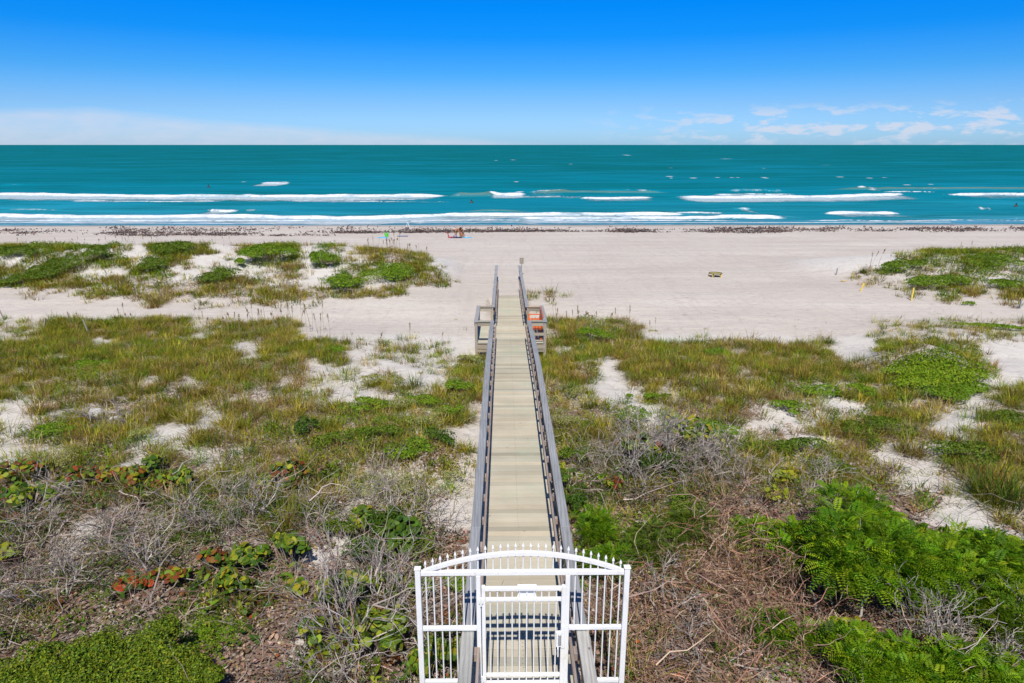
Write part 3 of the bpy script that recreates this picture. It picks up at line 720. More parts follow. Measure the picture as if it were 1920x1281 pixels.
# ------------------------------------------------------------------ people (skin-modifier bodies)
def skin_body(name, verts, edges, mat, parent, sub=2):
    me = bpy.data.meshes.new(name + '_rig'); me.from_pydata([v[:3] for v in verts], edges, [])
    o = bpy.data.objects.new(name + '_rig', me); C.objects.link(o)
    sk = o.modifiers.new('skin', 'SKIN'); sk.use_smooth_shade = True
    for i, v in enumerate(verts):
        me.skin_vertices[0].data[i].radius = (v[3], v[3] if len(v) < 5 else v[4])
    me.skin_vertices[0].data[0].use_root = True
    s = o.modifiers.new('sub', 'SUBSURF'); s.levels = s.render_levels = sub
    dg = bpy.context.evaluated_depsgraph_get(); dg.update()
    nm = bpy.data.meshes.new_from_object(o.evaluated_get(dg)); nm.name = name
    bpy.data.objects.remove(o)
    nm.materials.clear()
    for p in nm.polygons: p.use_smooth = True
    return link(name, nm, mat, parent)
def hand(V, E, wrist, d, side, sc=1.0):
    """palm and five unequal fingers from vertex index wrist along direction d"""
    d = np.array(d, float); d /= np.linalg.norm(d); side = np.array(side, float); side /= np.linalg.norm(side)
    w = np.array(V[wrist][:3]); p = w + d * .05 * sc; V.append((*p, .022 * sc)); pi_ = len(V) - 1; E.append((wrist, pi_))
    for k, (o, L) in enumerate(((-.024, .055), (-.008, .068), (.008, .064), (.024, .050))):
        a = p + side * o * sc + d * .02 * sc; b = a + d * L * sc + np.array([0, 0, -.004])
        V.append((*a, .008 * sc)); V.append((*b, .006 * sc)); E += [(pi_, len(V) - 2), (len(V) - 2, len(V) - 1)]
    a = w + d * .025 * sc - side * .035 * sc; b = a + (d * .7 - side * .5) * .04 * sc
    V.append((*a, .010 * sc)); V.append((*b, .007 * sc)); E += [(wrist, len(V) - 2), (len(V) - 2, len(V) - 1)]
def person(label, loc, rz, V, E, hands, head, shorts=None, skin='skin', scale=1.0):
    t = thing('person', label, 'person', loc, rz); t.scale = (scale,) * 3
    for h in hands: hand(V, E, *h)
    skin_body('body', V, E, M[skin], t)
    hx, hy, hz, tx = head
    g = Geo().ball((hx - .008, hy, hz + .022), .122, 14, 10, sc=(1, .92, 1.0))
    g.build('hair', M['hair'], t, smooth=True)
    f = Geo().ball((hx + tx[0], hy + tx[1], hz + tx[2]), .098, 12, 9, sc=(.9, .82, 1.1))      # face with nose, eyes, ears
    n = np.array(tx) / np.linalg.norm(tx)
    c = np.array([hx, hy, hz]) + np.array(tx)
    f.ball(c + n * .088, .018, 6, 5)
    for s in (-1, 1): f.ball(c + np.array([-n[1], n[0], 0]) * .085 * s, .024, 6, 5)
    f.build('face', M[skin], t, smooth=True)
    e = Geo()
    for s in (-1, 1): e.ball(c + n * .082 + np.array([-n[1], n[0], 0]) * .032 * s + np.array([0, 0, .03]), .011, 6, 5)
    e.build('eyes', M['hair'], t, smooth=True)
    Geo().box(c + n * .078 + np.array([0, 0, -.05]), (.02, .045, .012)).build('mouth', M['red'], t)
    if shorts: skin_body('clothing', shorts[0], shorts[1], M[shorts[2]], t, 2)
    return t
# child bending over from the hips, hands down on the mat (body faces +x)
V = [(0, 0, .60, .115, .12), (.12, 0, .68, .11, .12), (.27, 0, .74, .11, .13), (.34, 0, .74, .05), (.43, 0, .72, .085),
     (0, .09, .52, .085), (.03, .10, .29, .058), (-.02, .10, .06, .036), (.07, .10, .02, .03),
     (0, -.09, .52, .085), (.06, -.10, .29, .058), (.02, -.10, .06, .036), (.11, -.10, .02, .03),
     (.28, .14, .71, .05), (.33, .16, .48, .038), (.36, .14, .26, .026), (.28, -.14, .71, .05), (.35, -.16, .48, .038), (.40, -.14, .25, .026)]
E = [(0, 1), (1, 2), (2, 3), (3, 4), (0, 5), (5, 6), (6, 7), (7, 8), (0, 9), (9, 10), (10, 11), (11, 12), (2, 13), (13, 14), (14, 15), (2, 16), (16, 17), (17, 18)]
SH = ([(0.01, 0, .60, .135, .14), (.06, 0, .65, .125, .13), (0, .09, .52, .10), (.015, .095, .40, .085), (0, -.09, .52, .10), (.03, -.095, .40, .085)], [(0, 1), (0, 2), (2, 3), (0, 4), (4, 5)], 'brownf')
person('tanned child in dark trunks bending over the navy mat', (mx - .13, my, mz + .02), R(-12), V, E, [(15, (.1, 0, -1), (1, 0, 0)), (18, (.1, 0, -1), (1, 0, 0))], (.45, 0, .72, (.07, 0, -.05)), SH, scale=1.12)
# child crouching beside the bodyboard
V = [(0, 0, .16, .12, .13), (.06, 0, .30, .105, .12), (.12, 0, .43, .10, .13), (.15, 0, .50, .05), (.18, 0, .58, .085),
     (.08, .10, .19, .085), (.28, .13, .32, .06), (.18, .12, .06, .04), (.28, .12, .02, .03),
     (.08, -.10, .19, .085), (.28, -.13, .32, .06), (.18, -.12, .06, .04), (.28, -.12, .02, .03),
     (.13, .14, .42, .05), (.25, .19, .27, .037), (.40, .15, .18, .026), (.13, -.14, .42, .05), (.25, -.19, .27, .037), (.42, -.15, .16, .026)]
SH = ([(0.01, 0, .17, .14, .15), (.07, 0, .32, .125, .14), (.11, 0, .40, .12, .145), (.08, .10, .19, .10), (.08, -.10, .19, .10)], [(0, 1), (1, 2), (0, 3), (0, 4)], 'navy')
person('dark haired child in navy swimsuit crouching beside the bodyboard', (mx + .32, my - .05, mz + .01), R(-25), V, E, [(15, (1, 0, -.5), (0, 1, 0)), (18, (1, 0, -.5), (0, 1, 0))], (.19, 0, .585, (.06, 0, -.01)), SH, scale=1.1)
def swimmer(px, py, label, up):
    x, y = sea_at(px, py)
    V = [(0, 0, -.55, .14, .16), (0, 0, -.1, .13, .17), (.02, 0, .16, .11, .17), (.03, 0, .25, .05), (.04, 0, .36, .085),
         (.03, .2, .12, .055), (.2, .28, -.08, .042), (.38, .25, -.12, .028), (.03, -.2, .12, .055), (.2, -.28, -.08, .042), (.38, -.25, -.12, .028)]
    E = [(0, 1), (1, 2), (2, 3), (3, 4), (2, 5), (5, 6), (6, 7), (2, 8), (8, 9), (9, 10)]
    return person(label, (x, y, up), R(90), V, E, [(7, (1, 0, 0), (0, 1, 0)), (10, (1, 0, 0), (0, 1, 0))], (.04, 0, .37, (.05, 0, .0)), skin='shadeskin', scale=1.05)
swimmer(391, 352, 'swimmer seen as a dark speck beyond the breakers on the left', .14)
swimmer(884, 381, 'swimmer head and shoulders out of the water between the two breaker lines', .05)
swimmer(1905, 388, 'swimmer with dark hair in the shallow water at far right', .03)

# ------------------------------------------------------------------ plants: building blocks
def unit(v): return v / (np.linalg.norm(v, axis=-1, keepdims=True) + 1e-9)
def jcol(base, n, s=.18, h=.08):
    base = np.asarray(base, float); base = np.broadcast_to(base, (n, 3))
    return np.clip(base * (1 + rng.normal(0, s, (n, 1))) * (1 + rng.normal(0, h, (n, 3))), .004, .9)
def blades(g, P, az, lean, L, w, col, droop):
    n = len(P); t = np.array([0, .3, .65, 1.0])
    L, w, lean, droop = (np.broadcast_to(np.asarray(v, float), (n,)) for v in (L, w, lean, droop))
    hor = L[:, None] * (np.sin(lean)[:, None] * t + droop[:, None] * t ** 2 * .65)
    ver = L[:, None] * (np.cos(lean)[:, None] * t - droop[:, None] * t ** 2 * .5)
    d = np.stack([np.cos(az), np.sin(az)], 1); s = np.stack([-d[:, 1], d[:, 0]], 1)
    wf = np.array([.8, 1., .7, .08]) * .5
    ctr = np.concatenate([P[:, None, :2] + hor[..., None] * d[:, None], (P[:, 2:3] + ver)[..., None]], 2)
    off = np.concatenate([s[:, None] * (w[:, None] * wf)[..., None], np.zeros((n, 4, 1))], 2)
    V = np.stack([ctr - off, ctr + off], 2).reshape(n, 8, 3)
    g.add(V, [[0, 1, 3, 2], [2, 3, 5, 4], [4, 5, 7, 6]], col)
def leaves(g, P, N, L, W, col, k=4, T=None):
    n = len(P)
    if n == 0: return
    N = unit(N); r = rng.normal(0, 1, (n, 3)) if T is None else T
    T = unit(r - (r * N).sum(1, keepdims=True) * N); B = np.cross(N, T)
    L = np.broadcast_to(np.asarray(L, float), (n,))[:, None]; W = np.broadcast_to(np.asarray(W, float), (n,))[:, None]
    if k == 4:
        pr = [(-.5, 0, 0), (0, .5, .10), (.5, 0, -.04), (0, -.5, .10)]; F = [[0, 1, 2, 3]]
    else:
        pr = [(-.5, 0, .06), (-.3, .42, .12), (.12, .5, .06), (.5, .12, -.03), (.5, -.12, -.03), (.12, -.5, .06), (-.3, -.42, .12)]; F = [list(range(7))]
    V = np.stack([P + T * L * a + B * W * b + N * L * c for a, b, c in pr], 1)
    g.add(V, F, col)
def tussocks(g, X, Y, per, rad, L, w, colf, lean=.66, droop=.75, Z=None):
    Z = ground(X, Y) if Z is None else Z; n = len(X)
    if n == 0: return
    sc = rng.lognormal(0, .22, n)
    k = rng.poisson(per, n).clip(4); idx = np.repeat(np.arange(n), k); m = len(idx)
    a = rng.random(m) * 2 * pi; r = np.sqrt(rng.random(m)) * rad * sc[idx]
    P = np.stack([X[idx] + r * np.cos(a), Y[idx] + r * np.sin(a), Z[idx] - .02], 1)
    az = a + rng.normal(0, .7, m)
    LL = L * sc[idx] * rng.uniform(.55, 1.25, m)
    col = (colf(n) * rng.lognormal(0, .26, (n, 1)))[idx]
    blades(g, P, az, np.abs(rng.normal(0, lean, m)) + .05, LL, w * rng.uniform(.7, 1.3, m), jcol(col, m, .22, .07), rng.uniform(.1, 1, m) * droop)
GREEN, OLIVE, YEL, BROWN, STRAW, DARK = (.125, .205, .010), (.20, .20, .016), (.30, .255, .034), (.235, .15, .058), (.39, .31, .16), (.065, .125, .011)
def palette(weights):
    cols = np.array([GREEN, OLIVE, YEL, BROWN, STRAW, DARK]); p = np.array(weights, float); p /= p.sum()
    return lambda n: cols[rng.choice(6, n, p=p)]
def scatter(n, x0, x1, y0, y1, codes, prob=1.0, jit=1.0):
    """random ground points whose cover is one of codes; returns x, y, code"""
    X = rng.uniform(x0, x1, n); Y = rng.uniform(y0, y1, n)
    keep = np.abs(X) < Y * .80 + 4.5
    X, Y = X[keep], Y[keep]
    c, px, py = cover(X, Y, jit=jit)
    k = is_in(c, codes) & (np.abs(X) > .80)
    return X[k], Y[k], c[k], py[k]

# --- grass of the near field and of the two foredunes
gn = Geo()
X, Y, c, _ = scatter(30000, -24, 24, 4.5, 30, 'gy')
f = fbm(X * .45, Y * .45, 5, 3); f2 = fbm(X * .9 + 30, Y * .9, 2, 3)
dens = np.clip(.6 + 2.0 * (fbm(X * .8, Y * .8, 1, 3) - .28), .4, 1) * np.where(c == ord('y'), .9, 1) * np.interp(Y, [8, 14, 20, 26], [.8, .85, 1, 1.05])
k = rng.random(len(X)) < dens * 1.02
X, Y, c, f, f2 = X[k], Y[k], c[k], f[k], f2[k]
right = X > 0
for sel, wts, per, L in (((c == ord('g')) & (f < .5), (4, 6, 3, 1.5, .5, 2.2), 46, .29), ((c == ord('g')) & (f >= .5), (2, 5, 4, 3, 1., 1.2), 42, .30),
                         ((c == ord('y')) & (f2 < .52), (1.5, 3.5, 3.2, 4, 1.0, .8), 42, .33), ((c == ord('y')) & (f2 >= .52), (3, 5, 3, 2, .6, 1.6), 44, .32)):
    tussocks(gn, X[sel], Y[sel], per, .15, L, .0105, palette(wts))
X, Y, c, py = scatter(26000, -24, 24, 8.5, 30, 'vpd:s')
k = (rng.random(len(X)) < np.where(c == ord('v'), .42, np.where(c == ord('p'), .5, np.where(c == ord(':'), .16, np.interp(py, [800, 900, 960], [.55, .34, .05]))))) & (Y > 9.5)
X, Y = X[k], Y[k]; tussocks(gn, X, Y, 34, .15, .30, .0115, palette((4, 5, 4, 2, 1, 1)))
# dead stems lying flat between the tufts
X, Y, c, _ = scatter(24000, -24, 24, 4.5, 30, 'gyv'); k = rng.random(len(X)) < .20 * np.clip(3 * (fbm(X * .7, Y * .7, 3, 3) - .3), .1, 1); X, Y = X[k], Y[k]
tussocks(gn, X, Y, 16, .22, .26, .010, lambda n: np.array([(.31, .215, .135), (.22, .14, .085), (.36, .27, .17), (.15, .10, .07)])[rng.integers(0, 4, n)], lean=1.35, droop=.3)
# thin sprigs on sand and a few blades in other cover
X, Y, c, _ = scatter(9000, -24, 24, 6, 30, ':p.vw')
k = rng.random(len(X)) < np.where(c == ord('.'), .012, np.where(c == ord(':'), .30, .22)); X, Y = X[k], Y[k]
tussocks(gn, X, Y, 11, .10, .30, .009, palette((3, 4, 3, 2, 1.5, 1)))
X, Y, c, _ = scatter(9000, -12, 12, 6, 16, 'dbs'); k = rng.random(len(X)) < .16; X, Y = X[k], Y[k]
tussocks(gn, X, Y, 14, .12, .42, .008, palette((2, 3, 1, 3, 3, 1)), lean=.6)
tag(gn.build('grass', M['grass']), kind='stuff')
gf = Geo()
X, Y, c, _ = scatter(42000, -42, 46, 30.5, 47, 'gyv:')
dens = np.where(c == ord(':'), .13, np.where(c == ord('v'), .55, .8)) * np.clip(.3 + 2 * (fbm(X * .6, Y * .6, 1, 3) - .28), .15, 1)
k = rng.random(len(X)) < dens; X, Y, c = X[k], Y[k], c[k]
for code, wts in (('g', (4, 6, 4, 1.6, .7, 1)), ('y', (1.2, 4, 4, 3.2, 1.6, .3)), ('v', (6, 5, 2, .5, .3, 1)), (':', (2, 4, 3, 3, 2, .6))):
    s = c == ord(code); tussocks(gf, X[s], Y[s], 24, .20, .33, .019, palette(wts))
tag(gf.build('dune_grass', M['grass']), kind='stuff')

# --- low leafy ground cover
gc = Geo()
def cover_patch(g, codes, n, x0, x1, y0, y1, per, rad, h, size, cols, p=1.0, k=4):
    X, Y, c, _ = scatter(n, x0, x1, y0, y1, codes); s = rng.random(len(X)) < p * np.clip(.2 + 2.2 * (fbm(X * .9, Y * .9, 3, 3) - .3), .1, 1); X, Y = X[s], Y[s]
    Z = ground(X, Y); m = rng.poisson(per, len(X)).clip(3); i = np.repeat(np.arange(len(X)), m); q = len(i)
    a = rng.random(q) * 2 * pi; r = np.sqrt(rng.random(q)) * rad
    hh = h * (.35 + .9 * fbm(X * 1.1, Y * 1.1, 4, 3))[i] * (1 - (r / rad) ** 2 * .8) * rng.random(q) ** .5
    P = np.stack([X[i] + r * np.cos(a), Y[i] + r * np.sin(a), Z[i] + hh + .01], 1)
    N = np.stack([np.cos(a) * .5, np.sin(a) * .5, np.ones(q)], 1) + rng.normal(0, .55, (q, 3))
    cols = np.array(cols, float); col = cols[rng.integers(0, len(cols), len(X))][i]
    leaves(g, P, N, size * rng.uniform(.7, 1.4, q), size * .5 * rng.uniform(.7, 1.3, q), jcol(col, q, .2, .08), k)
VG = [(.165, .265, .014), (.125, .225, .014), (.21, .265, .02), (.095, .175, .014), (.225, .235, .025)]
MIDG = [(.10, .175, .012), (.07, .135, .012), (.14, .20, .016), (.05, .105, .010)]
cover_patch(gc, 'v', 30000, -24, 26, 5, 30, 26, .20, .28, .062, VG, .95)
cover_patch(gc, 'g', 12000, -24, 24, 8, 30, 16, .16, .16, .05, VG + [(.2, .19, .05)], .28)
cover_patch(gc, 'p:', 9000, -24, 24, 8, 30, 26, .16, .20, .042, [(.32, .34, .10), (.24, .29, .07), (.36, .35, .15)], .45)
cover_patch(gc, 'd', 16000, -12, 14, 5, 16, 26, .18, .40, .05, MIDG, .62)
cover_patch(gc, 'b', 16000, -12, 14, 5, 16, 22, .17, .34, .05, MIDG, .26)
cover_patch(gc, 's', 9000, -12, 14, 5, 16, 24, .18, .30, .05, MIDG, .8)
cover_patch(gc, 'y', 8000, -24, 24, 8, 30, 14, .15, .14, .048, VG, .2)
cover_patch(gc, 'v', 9000, -42, 46, 30, 46, 22, .30, .40, .11, VG[:4], .85)
cover_patch(gc, 'lG', 5000, -9, 12, 5, 14, 14, .13, .10, .05, VG, .22)
cover_patch(gc, '.', 6000, -20, 24, 10, 30, 8, .12, .05, .045, [(.22, .27, .06), (.3, .31, .1)], .05)
tag(gc.build('ground_cover', M['leaf']), kind='stuff')

gs = Geo()
cover_patch(gs, 's', 5000, -11, 11, 5, 14, 9, .16, .32, .115, [(.13, .22, .014), (.08, .16, .014), (.05, .11, .012), (.22, .27, .02), (.20, .08, .03)], .75, 7)
cover_patch(gs, 'd', 5000, -11, 14, 5, 14, 6, .14, .22, .105, [(.10, .18, .014), (.06, .13, .012), (.16, .2, .02), (.20, .10, .035)], .2, 7)
tag(gs.build('round_leaf_cover', M['waxy']), kind='stuff')
# --- dry leaves on the ground
gl = Geo()
X, Y, c, _ = scatter(120000, -10, 13, 4.6, 15, 'lbsdGhv')
k = rng.random(len(X)) < np.where(is_in(c, 'l'), 1, np.where(is_in(c, 'bs'), .75, np.where(is_in(c, 'G'), .4, .28))); X, Y = X[k], Y[k]; q = len(X)
cols = np.array([(.31, .21, .155), (.23, .14, .09), (.40, .30, .235), (.15, .09, .06), (.34, .22, .16), (.40, .09, .03), (.36, .27, .07)])
leaves(gl, np.stack([X, Y, ground(X, Y) + rng.uniform(.008, .06, q)], 1), np.stack([rng.normal(0, .5, q), rng.normal(0, .5, q), np.ones(q)], 1),
       rng.lognormal(-2.9, .35, q), rng.lognormal(-3.35, .4, q), jcol(cols[rng.choice(7, q, p=[.24, .2, .2, .2, .13, .012, .018])], q, .25), 7)
tag(gl.build('leaf_litter', M['litter']), kind='stuff')

# --- tangle of dead twigs
def twig_runs(X, Y, n_seg, L, h0, h1, r, cols, colv=.2, spread=.55):
    S0, S1, R0, R1, CC = [], [], [], [], []
    n = len(X); az = rng.random(n) * 2 * pi; p = np.stack([X, Y, ground(X, Y) + rng.uniform(h0, h1, n) * rng.random(n)], 1)
    el = rng.normal(.15, .35, n); rr = r * rng.uniform(.6, 1.5, n)
    col = jcol(np.array(cols)[rng.integers(0, len(cols), n)], n, colv, .05)
    for i in range(n_seg):
        st = L / n_seg * rng.uniform(.6, 1.4, n)
        d = np.stack([np.cos(az) * np.cos(el), np.sin(az) * np.cos(el), np.sin(el)], 1) * st[:, None]
        q = p + d; q[:, 2] = np.maximum(q[:, 2], ground(q[:, 0], q[:, 1]) + .01)
        inside = np.abs(q[:, 0]) < .80
        q[inside] = p[inside] + np.array([0, .0, .02])
        S0.append(p); S1.append(q); R0.append(rr * (1 - i / (n_seg + .5))); R1.append(rr * (1 - (i + 1) / (n_seg + .5))); CC.append(col)
        az = az + rng.normal(0, spread, n); el = el * .8 + rng.normal(-.05, .3, n); p = q
    return [np.concatenate(a) for a in (S0, S1, R0, R1, CC)]
GREY = [(.42, .345, .29), (.20, .145, .11), (.50, .43, .375), (.15, .105, .08), (.11, .08, .06), (.30, .225, .175)]
RED = [(.40, .225, .145), (.48, .29, .195), (.25, .13, .085), (.50, .37, .285), (.14, .08, .056)]
gt = Geo()
for codes, n, prob, cols, hi in (('d', 60000, .42, GREY, .6), ('b', 60000, .75, RED, .7), ('s', 30000, .45, GREY, .3), ('l', 26000, .22, RED + GREY, .14), ('G', 9000, .14, RED, .4), ('v', 8000, .16, GREY + RED, .28)):
    X, Y, c, py = scatter(n, -11, 14, 4.6, 17, codes); k = rng.random(len(X)) < prob * np.clip(3.2 * (fbm(X * .8, Y * .8, 6, 3) - .22), .15, 1); X, Y = X[k], Y[k]
    gt.segs(*twig_runs(X, Y, 5, .75, .01, hi, .0052, cols))
    k = rng.random(len(X)) < .12
    gt.segs(*twig_runs(X[k], Y[k], 6, 1.25, .05, hi * 1.2, .0095, cols))
X, Y, c, py = scatter(9000, -20, 20, 12, 26, 'gdy'); k = rng.random(len(X)) < .10; gt.segs(*twig_runs(X[k], Y[k], 4, .5, .02, .2, .006, GREY + RED))
tag(gt.build('dead_twigs', M['twig']), kind='stuff')

# --- seaweed washed up on the beach
gw = Geo()
def wrack(n, x0, x1, yf, spread, cl, p=1.):
    m = int(n / cl); xs = rng.uniform(x0, x1, m); py0 = yf(xs) + rng.normal(0, spread, m)
    ok = vnoise(xs * .022, xs * 0 + x0, 3) * .6 + vnoise(xs * .08, py0 * .35, 4) * .4 > .45; xs, py0 = xs[ok], py0[ok]; m = len(xs)
    W = np.array([sea_at(a, b, .55) for a, b in zip(xs, py0)])
    i = np.repeat(np.arange(m), cl); q = len(i)
    X = W[i, 0] + rng.normal(0, .75, q) * rng.lognormal(0, .4, m)[i]; Y = W[i, 1] + rng.normal(0, .16, q)
    P = np.stack([X, Y, ground(X, Y) + np.abs(rng.normal(.04, .07, q)) * rng.lognormal(0, .5, m)[i]], 1)
    N = np.stack([rng.normal(0, .7, q), rng.normal(-.3, .7, q), np.ones(q)], 1)
    cols = np.array([(.11, .075, .068), (.14, .09, .078), (.085, .072, .078), (.19, .14, .12)])
    leaves(gw, P, N, rng.uniform(.10, .30, q), rng.uniform(.06, .16, q), jcol(cols[rng.integers(0, 4, m)][i], q, .2), 7)
wrack(2600, -80, 680, lambda x: 440 - 2 * np.sin(x * .012), 1.3, 22)
wrack(1100, -80, 480, lambda x: 445.6 + 0 * x, .5, 18)
wrack(900, -40, 520, lambda x: 432 + 0 * x, 2.2, 14)
wrack(500, 200, 700, lambda x: 426 + 0 * x, 1.5, 12)
wrack(600, 240, 640, lambda x: 447 + 0 * x, 1.0, 14)
wrack(4200, 600, 1180, lambda x: np.interp(x, [600, 720, 840, 1000, 1180], [441, 438.5, 436, 434, 436]), 1.5, 26)
wrack(600, 640, 900, lambda x: 431 + 0 * x, 2.5, 12)
wrack(2600, 1150, 1480, lambda x: 434 + 0 * x, 3.2, 24)
wrack(2600, 1300, 2020, lambda x: 428 + 0 * x, 1.6, 26)
wrack(1500, 1480, 2020, lambda x: 433.5 + 0 * x, 2.0, 20)
tag(gw.build('seaweed_wrack', M['weed']), kind='stuff')

# ------------------------------------------------------------------ plants one can tell apart
def dome(n, rx, ry, h, lumps=9, shell=.5):
    """points in a lumpy mound with outward normals"""
    a = rng.random(lumps) * 2 * pi; r = np.sqrt(rng.random(lumps)) * .72
    cx, cy = r * np.cos(a), r * np.sin(a); cz = .30 + .45 * (1 - r ** 2) * rng.uniform(.6, 1.2, lumps); s = rng.uniform(.26, .46, lumps)
    i = rng.integers(0, lumps, n); d = unit(rng.normal(0, 1, (n, 3))); d[:, 2] = np.abs(d[:, 2]) * .9 - .1
    q = s[i][:, None] * (shell + (1 - shell) * rng.random((n, 1)) ** .5)
    P = np.stack([cx[i], cy[i], cz[i]], 1) + d * q
    P[:, 2] = np.maximum(P[:, 2], .01)
    return P * np.array([rx, ry, h]), d + np.array([0, 0, .35])
def stems(g, n, rx, ry, h, r, cols):
    a = rng.random(n) * 2 * pi; q = np.sqrt(rng.random(n)) * .6
    P1 = np.stack([rx * q * np.cos(a), ry * q * np.sin(a), h * rng.uniform(.5, .95, n)], 1)
    P0 = P1 * np.array([.12, .12, 0]) + np.array([0, 0, -.05]); mid = (P0 + P1) / 2 + rng.normal(0, .08, (n, 3)) * min(rx, h)
    c = jcol(np.array(cols)[rng.integers(0, len(cols), n)], n)
    g.segs(P0, mid, r, r * .75, c); g.segs(mid, P1, r * .75, r * .35, c)
STEM = [(.25, .19, .14), (.34, .28, .22)]
def leafy(name, label, cat, px, py, rx, ry, h, n, size, cols, group=None, asp=.5, k=4, mat='leaf', lumps=9, nst=14, sr=.008, off=(0, 0)):
    x, y, z = at(px, py)
    t = thing(name, label, cat, (x + off[0], y + off[1], z), 0, group)
    P, N = dome(n, rx, ry, h, lumps)
    P[:, 2] += ground(P[:, 0] + x + off[0], P[:, 1] + y + off[1]) - gz(x + off[0], y + off[1])
    cols = np.array(cols, float)
    col = jcol(cols[rng.choice(len(cols), n)], n, .2, .07)
    g = Geo(); leaves(g, P, N + rng.normal(0, .45, (n, 3)), size * rng.uniform(.65, 1.35, n), size * asp * rng.uniform(.7, 1.3, n), col, k)
    g.build('foliage', M[mat], t)
    g = Geo(); stems(g, nst, rx, ry, h, sr, STEM); g.build('stem', M['twig'], t)
    return t
BRIGHT = [(.165, .29, .012), (.125, .24, .012), (.215, .315, .02)]
MID = [(.12, .20, .014), (.085, .155, .012), (.165, .225, .02)]
PALE = [(.33, .35, .11), (.25, .30, .07), (.38, .37, .17)]
DK = [(.045, .105, .012), (.065, .135, .014), (.09, .165, .014)]
# shrubs on the left foredune
GD = 'green shrubs on the left foredune'
for px, py, rx, h, cols, lab in (
  (604, 501, .95, .95, BRIGHT, 'round bright green shrub standing alone on the white crest of the left dune'),
  (508, 492, 1.9, 1.0, BRIGHT, 'widest bright green shrub spreading along the white crest of the left dune'),
  (286, 506, 1.2, .7, MID, 'green shrub on the white slope in the left third of the left dune'),
  (186, 488, 1.3, .9, MID, 'feathery mid green shrub near the top of the dune, left of the white slope'),
  (120, 515, 1.9, .8, MID, 'broad dull green shrub at the left end of the left dune'),
  (645, 546, 1.25, .8, BRIGHT, 'bright green shrub low on the near slope of the dune facing the path'),
  (722, 522, 1.7, .75, BRIGHT, 'long bright green shrub near the grassy right end of the left dune'),
  (415, 528, 1.2, .6, MID, 'green shrub in the middle of the left dune slope below the sand gully'),
  (325, 474, 1.6, .55, MID, 'dark green shrub on the skyline of the left dune among tall stalks'),
  (30, 478, 1.6, .5, MID, 'flat green shrub on the dune skyline at the left edge'),
  (455, 500, .5, .5, BRIGHT, 'small green shrub on the white sand left of the wide crest shrub'),
  (45, 535, 1.1, .6, MID, 'green shrub at the foot of the left dune beside the left edge')):
    leafy('dune_shrub', lab, 'shrub', px, py, rx, rx * .8, h, int(900 * rx * (1 + h)), .10, cols, GD)
GRD = 'green shrubs on the right foredune'
for px, py, rx, h, lab in (
  (1700, 508, 1.5, .5, 'low green cover at the seaward tip of the right dune'), (1730, 540, 1.5, .6, 'green shrub on the near slope of the right dune above the yellow slat'),
  (1860, 500, 2.4, .5, 'wide olive green shrub along the skyline of the right dune'), (1780, 535, 1.2, .5, 'green shrub beside the sandy hollow of the right dune'),
  (1874, 540, 1.3, .4, 'flat olive shrub on the near slope at the right edge of the dune')):
    leafy('dune_shrub', lab, 'shrub', px, py, rx, rx * .8, h, int(900 * rx * (1 + h)), .10, BRIGHT + MID, GRD)
leafy('creeper', 'small green creeper sprawling on the sand at the foot of the right dune', 'creeper', 1815, 572, .42, .3, .16, 220, .09, BRIGHT, nst=5)
leafy('creeper', 'tiny yellow green creeper alone on the bare sand of the path, right of the boardwalk', 'creeper', 1221, 621, .28, .18, .05, 60, .06, [(.3, .34, .06)], nst=4)
